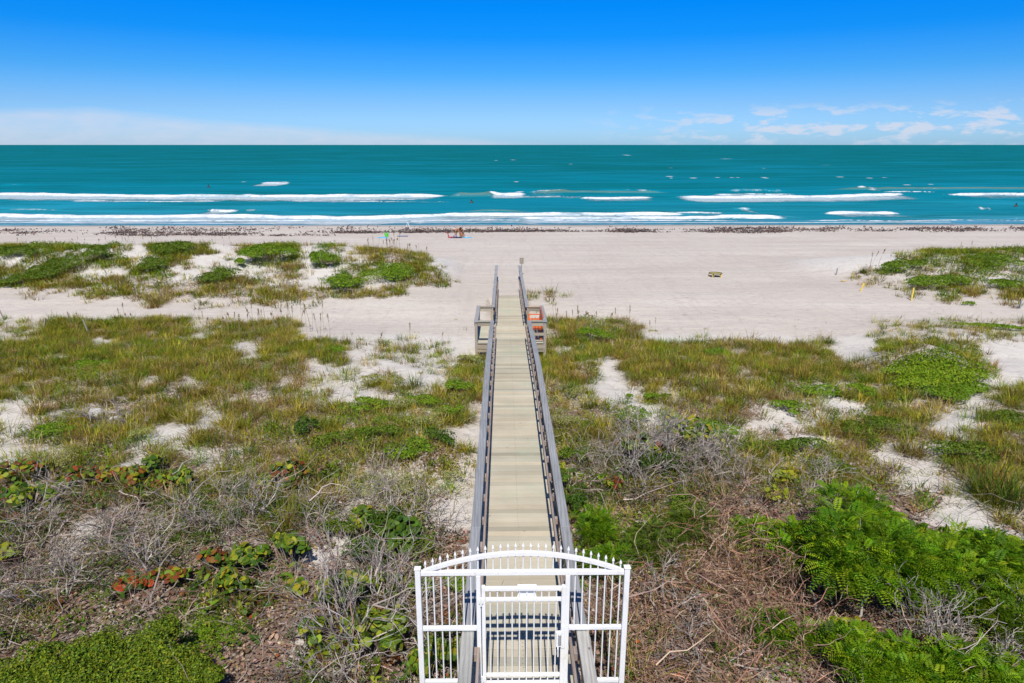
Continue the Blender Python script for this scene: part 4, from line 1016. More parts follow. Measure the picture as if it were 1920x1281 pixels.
# vine mounds on the right
leafy('vine_mound', 'large smooth bright green vine mound beside the sand on the right', 'vine mound', 1735, 712, 2.0, 1.15, .42, 7500, .075, [(.215, .335, .012), (.175, .29, .012), (.27, .355, .02)], lumps=26, nst=10)
leafy('vine_mound', 'smaller bright vine mound trailing right from the large vine mound', 'vine mound', 1800, 735, .85, .9, .26, 2300, .07, BRIGHT, lumps=12, nst=6)
leafy('vine_mound', 'flat bright green vine mat on the crest at the far right of the sand path', 'vine mound', 1870, 618, 2.0, .5, .2, 1500, .08, BRIGHT, lumps=12, nst=6)
GV = 'low green shrubs in the dune field'
for px, py, rx, h, cols, lab in (
  (1183, 795, .50, .42, BRIGHT, 'dense bright green shrub behind the grey bare bush right of the boardwalk'),
  (1112, 640, .95, .45, BRIGHT, 'bright green shrub on the grassy crest just right of the boardwalk bay'),
  (1219, 754, .24, .28, BRIGHT, 'small green shrub on the white sand strip right of the boardwalk'),
  (1178, 748, .14, .14, BRIGHT, 'tiny green tuft on the same white sand strip'),
  (1250, 750, .22, .2, MID, 'small dull green shrub at the right edge of the white sand strip'),
  (1345, 672, .6, .32, BRIGHT, 'green shrub in the brown grass facing the open path'),
  (1530, 740, .75, .3, BRIGHT, 'green shrub left of the sand gap below the large vine mound'),
  (1760, 758, .95, .36, BRIGHT, 'wide green shrub below the large vine mound'),
  (1612, 742, .6, .28, BRIGHT, 'yellow green shrub on the sand left of the vine mound'),
  (1640, 812, .95, .32, MID, 'olive green shrub between the two white sand gaps on the right'),
  (1500, 848, .75, .3, MID, 'green shrub above the twig thicket, left of the white sand'),
  (1800, 858, .9, .34, MID, 'green shrub in front of the right hand white sand hollow'),
  (1895, 795, .6, .3, MID, 'green shrub at the right edge beside the white sand'),
  (1350, 820, .7, .3, BRIGHT, 'green shrub behind the right end of the grey bare bush'),
  (1480, 772, .55, .24, BRIGHT, 'low green shrub at the left end of the white sand gap'),
  (575, 815, .35, .42, DK, 'dark green upright shrub in the middle of the left grass'),
  (690, 770, .9, .28, BRIGHT, 'bright green mat in the grass left of the boardwalk'),
  (865, 735, .55, .38, BRIGHT, 'bright green shrub beside the left rail'),
  (625, 665, .5, .3, BRIGHT, 'bright green edge shrub at the right tip of the left grass crest'),
  (170, 692, .7, .28, BRIGHT, 'bright green patch in the left part of the grass'),
  (90, 818, .7, .24, BRIGHT, 'green mat along the white sand at the left edge'),
  (825, 830, .5, .3, DK, 'dark green shrub close to the left rail'),
  (735, 1010, .5, .55, DK, 'dark green leafy shrub under the bare twigs left of the rail'), (700, 1060, .45, .55, DK, 'dark green leafy shrub behind the tall forked bare shrub'),
  (780, 1045, .4, .4, MID, 'mid green leafy shrub between the bare shrubs and the left rail'), (790, 1120, .3, .3, BRIGHT, 'small bright leafy shrub just left of the gate post top'),
  (850, 1110, .3, .25, BRIGHT, 'small bright shrub seen through the left pickets beside the rail'), (640, 1010, .35, .3, MID, 'mid green shrub at the upper edge of the tan sand mound'),
  (1075, 870, .4, .4, MID, 'mid green shrub tight against the right rail below the pale herb'), (1070, 960, .35, .4, DK, 'dark shrub tight against the right rail further down'),
  (1240, 890, .5, .55, DK, 'dark green shrub inside the big grey bare bush'), (1300, 960, .5, .3, MID, 'mid green shrub in front of the grey bare bush'),
  (1560, 890, .6, .3, MID, 'mid green shrub behind the top of the lush bushes'), (760, 850, .7, .3, BRIGHT, 'bright green mat in the middle of the left grass by the rail'),
  (640, 830, .7, .28, MID, 'mid green mat left of the dark upright shrub row'), (790, 760, .6, .28, BRIGHT, 'bright green mat between the pale herb clumps by the left rail'),
  (720, 820, .6, .3, MID, 'mid green mat in front of the pale flowering herb'), (840, 780, .45, .3, BRIGHT, 'bright green mat touching the left rail halfway down'),
  (880, 680, .5, .3, PALE, 'pale olive shrub where the left grass meets the boardwalk')):
    leafy('green_shrub', lab, 'shrub', px, py, rx, rx * .75, h, int(1500 * rx * (1 + h)) + 60, .058, cols, GV)
GP = 'pale herb clumps in the dune field'
for px, py, rx, lab in (
  (700, 718, .5, 'pale yellow green herb clump at the front of the bare sand left of the boardwalk'), (745, 722, .35, 'small pale herb clump on the bare sand next to a larger one'),
  (757, 765, .5, 'pale yellow herb clump between grass and bare sand'), (790, 800, .6, 'pale flowering herb in the grass midway along the left rail'),
  (820, 785, .5, 'pale leafy herb near the left rail below the bright shrub'), (690, 925, .85, 'large grey green herb mound at the top of the bare twigs left of the gate'),
  (750, 925, .6, 'grey green herb right of the large herb mound'), (265, 825, .55, 'pale flowering herb on the left between grass and litter'),
  (95, 868, .6, 'pale herb above the sea grape leaves at the left edge'), (130, 880, .4, 'small pale herb right of another on the left'),
  (1060, 800, .5, 'rounded pale variegated herb against the right rail'), (1085, 745, .45, 'pale olive herb on the right of the boardwalk beside the sand strip'),
  (830, 690, .4, 'pale herb at the edge of the bare sand by the left rail'), (460, 690, .4, 'pale yellow green herb below the small white hollow'),
  (850, 905, .3, 'small pale herb on the sand at the left rail'), (1255, 785, .3, 'faint pale herb on the white sand strip')):
    leafy('herb_clump', lab, 'herb', px, py, rx, rx * .75, .28, int(1500 * rx), .040, PALE, GP, nst=8, sr=.004)
# sea grape: round leathery leaves, some red
SG = [(.15, .24, .015), (.10, .18, .014), (.06, .13, .014), (.24, .29, .02), (.30, .28, .02), (.07, .12, .014)]
SGR = SG + [(.24, .055, .018), (.26, .11, .02), (.17, .06, .025)]
def grape(px, py, rx, h, n, lab, cols=SG, size=.115):
    x, y, z = at(px, py); t = thing('sea_grape', lab, 'shrub', (x, y, z), 0, 'sea grape bushes')
    n = int(n * 1.5); h *= 1.25; P, N = dome(n, rx, rx * .8, h, 8, .35); col = jcol(np.array(cols)[rng.integers(0, len(cols), n)], n, .16, .06)
    g = Geo(); leaves(g, P, N * .6 + np.array([0, -.35, .5]) + rng.normal(0, .45, (n, 3)), size * rng.uniform(.6, 1.25, n), size * .95 * rng.uniform(.6, 1.2, n), col, 7); g.build('foliage', M['waxy'], t)
    g = Geo(); stems(g, 10, rx, rx * .8, h, .010, GREY); g.build('stem', M['twig'], t)
for px, py, rx, h, n, lab, cols in (
  (40, 905, .5, .4, 95, 'sea grape with rusty leaves at the left edge below the pale herbs', SGR), (55, 955, .5, .4, 85, 'sea grape with yellow green leaves under grey twigs at the left edge', SG),
  (160, 918, .5, .35, 90, 'sea grape with red brown leaves left of the pale sand patch', SGR), (235, 915, .5, .35, 95, 'sea grape with mixed green and red leaves under the bare sand', SGR),
  (290, 890, .35, .35, 60, 'bright sea grape behind the long grey branch on the left', SG), (335, 910, .4, .3, 60, 'low sea grape under the long grey branch', SG),
  (15, 1060, .3, .3, 45, 'small yellow sea grape at the left edge among grey twigs', [(.3, .3, .02), (.2, .26, .02)]),
  (545, 915, .5, .45, 110, 'dark sea grape at the edge of the grass above the twigs', DK + SGR), (500, 920, .3, .3, 50, 'small sea grape left of the dark one', SG),
  (470, 1075, .38, .4, 95, 'bright sea grape bush above the purple flowered ground', SG), (540, 1060, .38, .42, 105, 'glossy sea grape bush beside the tan sand mound', SG),
  (430, 1120, .35, .35, 70, 'yellow sea grape at the right end of the leaf litter', SG), (400, 1075, .3, .3, 45, 'low sea grape mixed with red leaves', SGR),
  (245, 1110, .4, .2, 60, 'low red leaved sea grape in the litter under a grey trunk', [(.34, .06, .02), (.3, .12, .03), (.1, .16, .02), (.06, .12, .02)]),
  (320, 1095, .35, .2, 50, 'scattered red and green sea grape right of the grey trunk', SGR),
  (690, 1000, .4, .4, 90, 'sea grape behind the tall bare shrub left of the gate', SG), (760, 1040, .5, .5, 130, 'dark sea grape under the bare shrub by the boardwalk', DK),
  (650, 1150, .5, .5, 150, 'sea grape around the base of the tall bare shrub', SG), (590, 1210, .28, .3, 55, 'sea grape beside the small tan sand mound at the bottom', SG),
  (700, 1225, .55, .5, 190, 'large leaved yellow green sea grape at the bottom left of the gate', [(.26, .30, .02), (.15, .22, .015), (.08, .14, .014)]),
  (790, 1270, .3, .3, 60, 'sea grape behind the lower left pickets of the gate', SG), (830, 1240, .3, .3, 60, 'sea grape between the gate pickets and the left rail', SG),
  (735, 1120, .3, .3, 60, 'low sea grape left of the gate post', SG), (560, 1120, .25, .2, 40, 'scraggly sea grape in the leaf litter', SG),
  (1270, 850, .6, .75, 130, 'bright sea grape inside the grey bare bush', SG), (1330, 855, .4, .6, 70, 'sea grape at the right of the grey bare bush', SG),
  (1200, 880, .5, .6, 110, 'dark sea grape at the foot of the grey bare bush', DK + SGR), (1060, 920, .3, .5, 75, 'sea grape against the right rail', SG),
  (1140, 925, .35, .3, 60, 'rusty sea grape in the leaf litter right of the boardwalk', SGR), (1465, 910, .3, .25, 40, 'yellow sea grape in the middle of the brown twigs', [(.3, .32, .02), (.2, .26, .02)]),
  (1455, 950, .25, .3, 35, 'small yellow green sea grape above the lush bush', [(.28, .32, .02)]), (1590, 1215, .35, .3, 60, 'yellow green sea grape at the foot of the lush bush', [(.26, .30, .02), (.3, .28, .02)]),
  (1710, 1245, .3, .2, 35, 'yellow leaved sea grape at the bottom right', [(.3, .28, .02)])):
    grape(px, py, rx, h, n, lab, cols)
# lush compound-leaved bushes on the right and by the gate
def fronds(g, O, D, L, cols, pairs=8, lw=.034, ll=.078):
    n = len(O); D = unit(D); side = unit(np.cross(D, np.array([0, 0, 1.0])) + rng.normal(0, .15, (n, 3))); up = unit(np.cross(side, D))
    L = L[:, None]
    for j in range(pairs):
        t = (j + 1.0) / (pairs + .3); B = O + D * L * t + np.array([0, 0, -1.0]) * (L * .42 * t ** 2)
        sz = (1 - .55 * abs(t - .45)) * L / .36
        for s in (-1, 1):
            T = unit(side * s + D * .45 - np.array([0, 0, .25]))
            leaves(g, B + T * ll * .5 * sz, up + rng.normal(0, .12, (n, 3)), ll * sz[:, 0], lw * sz[:, 0], cols, 4, T)
def lush(px, py, rx, ry, h, n, lab, name='leafy_bush', L=.27, cols=((.12, .25, .008), (.165, .295, .010), (.25, .36, .014), (.06, .15, .007)), group='leafy green bushes on the right'):
    x, y, z = at(px, py); t = thing(name, lab, 'bush', (x, y, z), 0, group)
    h *= 1.4; n = int(n * 1.7); P, N = dome(n, rx, ry, h, 16, .45)
    P[:, 2] += ground(P[:, 0] + x, P[:, 1] + y) - z
    D = unit(N * np.array([1, 1, .5]) + np.array([0, -.15, .25]) + rng.normal(0, .3, (n, 3)))
    i = rng.choice(len(cols), n, p=[.3, .32, .22, .16]) if len(cols) == 4 else rng.integers(0, len(cols), n)
    g = Geo(); fronds(g, P - D * .1, D, L * rng.uniform(.7, 1.3, n), jcol(np.array(cols)[i], n, .16, .06)); g.build('foliage', M['waxy'], t)
    g = Geo(); stems(g, 26, rx, ry, h, .012, STEM); g.build('stem', M['twig'], t)
lush(1600, 1120, 1.05, .95, .95, 900, 'tall lush green bush with feathery leaves, biggest on the right')
lush(1590, 1010, .95, .8, .6, 560, 'lush green bush behind the biggest one')
lush(1740, 1120, 1.0, .9, .7, 720, 'lush green bush right of the biggest one')
lush(1870, 1100, .95, .9, .6, 620, 'lush green bush at the right edge below the sand')
lush(1480, 1060, .55, .5, .5, 220, 'smaller leafy bush reaching left into the brown twigs')
lush(1880, 1190, .8, .6, .45, 380, 'olive leafy bush at the right edge above the grey branches', cols=((.14, .23, .012), (.19, .27, .015), (.09, .17, .01)))
lush(1600, 1262, .5, .5, .4, 230, 'leafy bush at the bottom with yellow leaves behind it')
lush(1690, 1290, .7, .5, .35, 300, 'low leafy bush along the bottom right edge')
lush(1830, 1290, .8, .5, .35, 320, 'low leafy bush in the bottom right corner')
lush(1500, 1225, .3, .25, .25, 60, 'dark little fern like bush in the brown twigs near the bottom')
GB = ((.12, .245, .008), (.17, .285, .010), (.075, .175, .008))
lush(1110, 1010, .5, .6, .4, 260, 'leafy bush hugging the right rail behind the gate', L=.2, cols=GB, group='leafy bushes by the right rail')
lush(1140, 1090, .5, .5, .4, 240, 'leafy bush behind the right pickets of the gate', L=.2, cols=GB, group='leafy bushes by the right rail')
lush(1215, 1050, .7, .6, .35, 330, 'olive leafy bush right of the gate arch', L=.2, cols=((.10, .16, .014), (.13, .19, .018), (.07, .12, .012)), group='leafy bushes by the right rail')
lush(1300, 1010, .6, .4, .3, 220, 'low olive bush behind the brown twig thicket', L=.2, cols=((.10, .16, .014), (.13, .19, .018), (.07, .12, .012)), group='leafy bushes by the right rail')
lush(1410, 1020, .5, .35, .3, 160, 'leafy patch in the brown twig thicket', L=.22, group='leafy bushes by the right rail')
lush(1430, 1200, .4, .4, .3, 120, 'dark green patch in the lower part of the brown twigs', L=.2, cols=GB, group='leafy bushes by the right rail')
# clipped hedge at the bottom left
hd = [(0, 1330, .6, .5, .5), (95, 1318, .6, .5, .72), (205, 1292, .62, .55, .66), (315, 1285, .55, .5, .8), (270, 1345, .7, .5, .6), (120, 1380, .8, .5, .6), (360, 1320, .45, .4, .5)]
x, y, z = at(200, 1279)
hg = thing('hedge', 'dense yellow green small leaved hedge in the bottom left corner', 'hedge', (x, y - .3, z))
g = Geo()
for cx, cyy, rx, ry, h in hd:
    u, v = cx, cyy
    hx, hy = sea_at(u, v, 2.5); n = 7500
    P, N = dome(n, rx, ry, h, 14, .6); P += np.array([hx - x, hy - y + .3, ground(hx, hy) - z])
    cols = np.array([(.17, .24, .012), (.11, .19, .012), (.24, .28, .02), (.06, .11, .010)])
    leaves(g, P, N + rng.normal(0, .5, (n, 3)), .036 * rng.uniform(.7, 1.4, n), .022 * rng.uniform(.7, 1.3, n), jcol(cols[rng.choice(4, n, p=[.35, .3, .2, .15])], n, .2, .07), 4)
g.build('foliage', M['leaf'], hg)
g = Geo(); stems(g, 40, 1.2, .5, .45, .01, STEM); g.build('stem', M['twig'], hg)
for px, py, lab in ((415, 1200, 'bright low creeper on the leaf litter right of the hedge'), (370, 1190, 'bright low creeper touching the right end of the hedge')):
    leafy('creeper', lab, 'creeper', px, py, .42, .35, .22, 900, .035, BRIGHT, None, lumps=12, nst=6)

SILVER = [(.40, .345, .305), (.32, .27, .235), (.48, .43, .39), (.235, .195, .17)]
# --- bare branching shrubs
def bare_shrub(px, py, h, spread, nst, lab, cols=SILVER, r0=.021, depth=3, lean=(0, 0), group='bare grey shrubs'):
    x, y, z = at(px, py); S0, S1, A, B = [], [], [], []
    def grow(p, d, L, r, k):
        nseg = 3
        for i in range(nseg):
            d = unit(d + rng.normal(0, .22, 3)); q = p + d * L / nseg
            S0.append(p); S1.append(q); A.append(r * (1 - .22 * i)); B.append(r * (1 - .22 * (i + 1))); p = q
            if k > 0 and (i > 0 or rng.random() < .4):
                for _ in range(1 if i < 2 else 2):
                    nd = unit(d + rng.normal(0, .55, 3) + np.array([0, 0, .12])); grow(p, nd, L * rng.uniform(.5, .8), r * .55, k - 1)
    for s in range(nst):
        a = rng.random() * 2 * pi
        d = unit(np.array([cos(a) * spread + lean[0], sin(a) * spread + lean[1], 1.0]))
        grow(np.array([cos(a) * .05, sin(a) * .05, -.06]), d, h * rng.uniform(.6, .95), r0 * rng.uniform(.7, 1.2), depth)
    n = len(S0); g = Geo(); c = jcol(np.array(cols)[rng.integers(0, len(cols), n)], n, .15, .04)
    g.segs(np.array(S0), np.array(S1), np.maximum(A, .0032), np.maximum(B, .0026), c)
    o = g.build('bare_shrub', M['twig']); o.location = (x, y, z)
    return tag(o, lab, 'dead shrub', group)
for a in ((675, 1230, 1.15, .5, 7, 'tall bare forked shrub left of the gate, reaching highest of the bare shrubs'), (640, 1180, 1.0, .35, 3, 'upright bare shrub with a pale trunk next to the tall forked one'),
  (715, 1190, .9, .55, 5, 'bare shrub leaning right toward the gate post'), (770, 1160, .8, .6, 4, 'bare shrub with thin sticks just outside the gate'), (620, 1290, .7, .6, 4, 'bare shrub at the bottom edge left of the gate'),
  (560, 1250, .5, .7, 3, 'small bare shrub on the leaf litter at the bottom'), (760, 980, .8, .6, 5, 'bare grey shrub on the sand near the left rail'), (690, 950, .75, .5, 4, 'bare grey shrub in front of the grey green herb mound'),
  (820, 1000, .55, .9, 5, 'low wide bare shrub casting shadow beside the left rail'), (610, 960, .6, .6, 4, 'bare shrub right of the grassy tuft among twigs'),
  (1200, 905, 1.0, .8, 14, 'big grey bare bush right of the boardwalk with many silvery sticks'), (1280, 890, .85, .7, 11, 'silvery bare bush joined to the right of the big one'), (1350, 900, .7, .8, 9, 'bare bush at the right end of the silvery thicket'),
  (1130, 900, .65, .7, 5, 'bare bush between the boardwalk and the big grey bush'), (1420, 920, .6, .7, 5, 'thin bare bush in the brown twigs behind the lush bush'), (1500, 930, .55, .5, 4, 'thin upright bare shrub in front of the white sand'),
  (1540, 900, .5, .5, 3, 'thin bare sticks behind the lush bush'), (1320, 1235, .55, .8, 5, 'pale forked dead shrub in the brown twigs right of the gate'), (1245, 1150, .5, .8, 5, 'dead shrub with curved branches right of the gate post'),
  (1800, 1250, .7, .7, 5, 'grey dead shrub below the lush bushes at right'), (1880, 1240, .7, .8, 5, 'grey dead shrub with crossing branches in the bottom right'), (1760, 1220, .55, .6, 4, 'small grey dead shrub under the lush bush'),
  (300, 1075, .8, .7, 5, 'grey dead shrub with a bent trunk in the left thicket'), (110, 1130, .6, .8, 5, 'grey dead shrub in the lower left thicket'), (60, 1080, .6, .9, 6, 'tangled grey dead shrub near the left edge'),
  (40, 990, .6, .8, 5, 'fine grey dead shrub at the left edge'), (200, 1000, .5, .9, 6, 'low silvery dead shrub over the pale sand on the left'), (380, 1000, .55, .9, 6, 'silvery dead shrub in the middle of the left thicket'),
  (470, 985, .55, .8, 5, 'silvery dead shrub at the right of the left thicket'), (205, 790, .5, .8, 4, 'pale dead shrub in front of the concrete block in the grass'), (250, 800, .4, .7, 3, 'smaller pale dead shrub beside the one at the block'),
  (120, 925, .6, .6, 3, 'thin leaning dead shrub above the red sea grape'), (420, 940, .45, .8, 4, 'dead shrub on the pale sand below the grass')):
    bare_shrub(*a)
for a in ((1460, 1130, .6, .6, 4, 'reddish dead shrub left of the biggest lush bush'), (1400, 1080, .6, .9, 5, 'long reddish twigs arching toward the lush bush'), (1300, 1100, .5, .9, 6, 'reddish twig bush in the middle of the thicket'),
  (1500, 1250, .6, .7, 4, 'reddish dead shrub at the bottom of the thicket'), (1380, 1270, .6, .8, 5, 'reddish dead shrub at the bottom edge right of the gate'), (1400, 960, .5, .8, 5, 'reddish twig bush behind the leafy patch')):
    bare_shrub(*a, cols=RED, r0=.015, group='reddish dead shrubs')
def branch(name, lab, pts, r, col, cat='branch'):
    """a fallen branch or dead trunk through given points (pixel, pixel, height over ground)"""
    P = []
    for px, py, h in pts:
        x, y, z = at(px, py, h) if h else at(px, py)
        P.append((x, y, gz(x, y) + h))
    P = np.array(P); t = np.linspace(0, 1, 4 * (len(P) - 1) + 1); u = np.linspace(0, 1, len(P))
    Q = np.stack([np.interp(t, u, P[:, i]) for i in range(3)], 1) + rng.normal(0, r * .5, (len(t), 3))
    o0 = Q[0].copy(); o = Geo().tube(Q - o0, np.linspace(r, r * .35, len(Q)), 6, col).build(name, M['twig'], smooth=True); o.location = o0
    return tag(o, lab, cat)
GC = (.42, .36, .31)
branch('fallen_branch', 'long pale forked branch rising over the left thicket toward the grass', [(345, 945, .15), (370, 915, .3), (405, 885, .45), (440, 882, .5)], .016, GC)
branch('fallen_branch', 'pale side branch lying left of the long forked branch', [(345, 945, .15), (310, 928, .25), (268, 922, .3)], .012, GC)
branch('dead_trunk', 'thick grey dead trunk standing in the red leaves of the left thicket', [(278, 1140, .0), (290, 1100, .25), (300, 1062, .4), (330, 1025, .5)], .022, (.33, .27, .23), 'trunk')
branch('dead_trunk', 'curved grey trunk arching over the left thicket', [(275, 1070, .2), (252, 1035, .4), (250, 1000, .5), (268, 972, .55)], .017, (.38, .32, .28), 'trunk')
branch('fallen_branch', 'grey trunk lying diagonally above the hedge', [(240, 1165, .05), (290, 1130, .12), (335, 1090, .3)], .024, (.30, .25, .2))
branch('dead_trunk', 'pale short stump leaning in front of the biggest lush bush', [(1598, 1190, 0), (1612, 1150, .3), (1628, 1115, .5)], .03, (.40, .35, .30), 'trunk')
branch('dead_trunk', 'thin pale dead stick standing left of the biggest lush bush', [(1540, 1180, 0), (1530, 1130, .3), (1518, 1098, .5)], .02, (.42, .37, .32), 'trunk')
branch('dead_trunk', 'slim upright trunk in front of the tall forked shrub', [(645, 1200, 0), (628, 1120, .5), (622, 1080, .8), (600, 1050, .95)], .02, (.36, .30, .24), 'trunk')
branch('dead_trunk', 'brown upright trunk at the bottom of the tall forked shrub', [(668, 1275, 0), (662, 1200, .45), (655, 1115, .85)], .026, (.30, .20, .15), 'trunk')
branch('fallen_branch', 'long grey branch lying across the bottom right litter', [(1905, 1190, .15), (1850, 1240, .15), (1800, 1255, .1)], .015, GC)

# --- separate grass tufts and flowering stalks
def tuft(px, py, L, per, rad, lab, wts=(3, 5, 3, 2, 1, 1), group='separate grass tufts', w=.012):
    x, y, z = at(px, py); g = Geo()
    tussocks(g, np.array([0.]), np.array([0.]), per * .4, rad, L, w, palette(wts), .42, .6, Z=np.array([0.]))
    for _ in range(6): tussocks(g, np.array([rng.normal(0, rad * .5)]), np.array([rng.normal(0, rad * .5)]), per * .3, rad * .8, L * .85, w, palette(wts), .5, .6, Z=np.array([0.]))
    o = g.build('grass_tuft', M['grass']); o.location = (x, y, z); return tag(o, lab, 'grass tuft', group)
for px, py, L, per, rad, lab in (
  (1862, 935, .75, 190, .30, 'largest grass tuft, dark green beside the white hollow at the right edge'), (1705, 850, .55, 90, .2, 'straw tipped grass tuft in front of the sand gap on the right'),
  (1790, 830, .45, 50, .15, 'thin grass tuft on the front edge of the white hollow'), (1900, 745, .5, 60, .2, 'grass tuft at the right edge below the open sand'), (1845, 790, .45, 45, .16, 'thin grass tuft behind the white hollow on the right'),
  (1545, 800, .4, 40, .12, 'thin grass tuft on the white sand gap'), (1420, 858, .5, 80, .2, 'green grass tuft above the right end of the bare bush'), (765, 662, .45, 70, .22, 'grass tuft with one tall stalk on the sand left of the boardwalk bay'),
  (772, 680, .4, 40, .14, 'small grass tuft in front of the tuft with the tall stalk'), (650, 645, .35, 35, .10, 'small grass tuft alone at the edge of the bare path'), (820, 665, .3, 25, .12, 'sparse grass tuft near the left bay post'),
  (715, 673, .3, 30, .1, 'little tuft under the dark seed heads'), (778, 728, .5, 70, .16, 'dark green grass tuft on the bare sand by the left rail'), (75, 775, .4, 60, .2, 'dry brown grass tuft on the white sand at the left'),
  (70, 632, .35, 60, .22, 'brown tuft on the sand at the left end of the path'), (52, 618, .3, 40, .15, 'yellow tuft on the sand near the leaning stake'), (1180, 800, .0, 0, .1, ''),
  (285, 610, .55, 110, .28, 'tall yellow green grass tuft on the skyline of the left grass'), (545, 635, .55, 120, .3, 'tall green grass tuft where the left crest drops to the sand'), (1620, 512, .5, 60, .2, 'dark grass tuft at the seaward tip of the right dune'),
  (295, 568, .55, 150, .45, 'long yellow grass tuft hanging at the foot of the left dune'), (85, 878, .5, 110, .25, 'long green grass tuft above the sea grapes at the left edge'), (530, 1010, .6, 70, .18, 'upright grass tuft standing in the left twig thicket'),
  (1245, 790, .35, 30, .12, 'thin grass tuft at the lower end of the white sand strip'), (995, 560, .5, 70, .4, 'grass tuft against the right rail on the beach side of the bay'), (1030, 548, .4, 40, .3, 'sparse grass tuft right of the railing on the beach'), (1060, 556, .35, 35, .25, 'last sparse grass tuft on the open sand right of the railing')):
    if per: tuft(px, py, L, per, rad, lab, wts=(1, 4, 4, 2, 2, .3) if 'yellow' in lab or 'straw' in lab else ((.5, 1, 1, 5, 2, .3) if 'brown' in lab else ((3, 2, 0, .2, .1, 6) if 'dark' in lab else (4, 5, 1.4, 1, .4, 2))))
sm = []
for v in range(5):
    h = [1.0, .85, 1.15, .95, .75][v]; b = rng.normal(0, .1, 2); t = np.linspace(0, 1, 7)
    pts = np.stack([b[0] * t ** 2 + .10 * np.maximum(t - .8, 0), b[1] * t ** 2, h * t - .4 * np.maximum(t - .85, 0) ** 2], 1)
    g = Geo().tube(pts, np.linspace(.0065, .0035, 7), 4, (.36, .28, .17)); s1 = g.mesh('stalk'); s1.materials.append(M['twig'])
    n = 26; u = rng.uniform(.78, 1.0, n); P = np.stack([np.interp(u, t, pts[:, i]) for i in range(3)], 1) + rng.normal(0, .012, (n, 3)) + np.array([.012, 0, -.012])
    g = Geo(); leaves(g, P, rng.normal(0, 1, (n, 3)), .055, .022, jcol((.30, .21, .11), n, .25), 4, np.tile([.3, 0, 1.], (n, 1)) + rng.normal(0, .3, (n, 3)))
    s2 = g.mesh('seed_head'); s2.materials.append(M['twig']); sm.append((s1, s2))
def oats(px, py, n, rad, lab, sc=1.0, group='sea oat stalks'):
    x, y, z = at(px, py); t = thing('sea_oats', lab, 'sea oats', (x, y, z), 0, group)
    for i in range(n):
        s1, s2 = sm[rng.integers(0, 5)]; o = link('stalk', s1, None, t); dx, dy = rng.normal(0, rad, 2) * (1, .5)
        o.location = (dx, dy, gz(x + dx, y + dy) - z - .02); o.rotation_euler = (rng.normal(0, .07), rng.normal(0, .10), rng.random() * 6.28); k = sc * rng.uniform(.75, 1.15); o.scale = (k, k, k)
        if rng.random() < .75: link('seed_head', s2, None, o)
for a in ((520, 622, 16, .7, 'dense row of tall sea oat stalks on the crest of the left grass', 1.25), (455, 625, 9, .6, 'sea oat stalks left of the dense row on the crest', 1.1), (570, 625, 6, .4, 'sea oat stalks where the left crest ends', 1.2),
  (400, 630, 6, .5, 'thin sea oat stalks over a sandy dip in the left crest', .9), (240, 615, 4, .4, 'few sea oat stalks behind the yellow tuft on the left', 1.1), (145, 622, 3, .2, 'two or three stalks between the grey stakes on the left', .9),
  (712, 672, 3, .07, 'three stalks with dark seed heads on the bare sand', 1.1), (773, 658, 1, .01, 'single tall sea oat stalk rising from a tuft near the bay', 1.4), (828, 660, 1, .02, 'single thin stalk nearest the left bay post', 1.1), (605, 645, 3, .3, 'thin stalks on the bare edge right of the left crest', 1.0),
  (1130, 628, 14, .8, 'sea oat stalks on the crest right of the boardwalk bay', 1.1), (1060, 632, 6, .4, 'sea oat stalks beside the right bay post', 1.15), (1180, 640, 6, .5, 'sea oat stalks at the right end of that crest', .9), (1400, 668, 5, 1.2, 'scattered stalks along the brown grass edge', .6), (1280, 655, 4, .8, 'thin stalks over the brown grass right of the crest', .6),
  (1450, 660, 1, .02, 'single stalk at the right part of the brown grass edge', .8), (1630, 506, 4, .35, 'tall sea oat stalks at the tip of the right dune', 1.3), (1690, 495, 2, .5, 'faint stalks on the skyline of the right dune', 1.1), (1815, 485, 3, 1.0, 'short stalks on the skyline at the right edge', .8),
  (740, 482, 14, .9, 'tall pale sea oats on the skyline near the right end of the left dune', 1.25), (790, 498, 10, .8, 'sea oats down the right end of the left dune', 1.1), (690, 478, 6, .7, 'sparse sea oats on the dune skyline right of the round shrub', 1.0),
  (245, 466, 22, 1.6, 'dense brown sea oats on the dune skyline in the left third', .85), (350, 466, 14, 1.3, 'brown sea oats on the skyline above the dark green dune shrub', .8), (415, 468, 6, .5, 'small group of brown sea oats over the sand gully', .75), (95, 468, 5, 1.0, 'few short sea oats on the dune skyline near the left edge', .8), (560, 470, 5, .9, 'short sea oats behind the wide crest shrub', .7)):
    oats(*a)
# --- stones
def stone(px, py, sc, lab, mat, cat='stone', name='stone'):
    x, y, z = at(px, py); g = Geo()
    d = unit(rng.normal(0, 1, (40, 3)))
    import bmesh
    bm = bmesh.new(); [bm.verts.new(v * np.array(sc) * rng.uniform(.85, 1.1)) for v in np.sign(d) * np.abs(d) ** .55]
    bmesh.ops.convex_hull(bm, input=bm.verts); bmesh.ops.delete(bm, geom=[v for v in bm.verts if not v.link_faces], context='VERTS')
    me = bpy.data.meshes.new(name); bm.to_mesh(me); bm.free()
    o = link(name, me, mat, bevel=.01); o.location = (x, y, z + sc[2] * .55); o.rotation_euler = (0, 0, .4); return tag(o, lab, cat)
stone(181, 782, (.17, .15, .15), 'square white concrete block half buried in the left grass', M['rock'], 'block', 'concrete_block')
stone(1738, 1170, (.09, .07, .07), 'pale grey stone at the foot of the lush bushes', M['rock'])
stone(215, 790, (.12, .1, .08), 'dull grey stone right of the white concrete block', M['rock'])

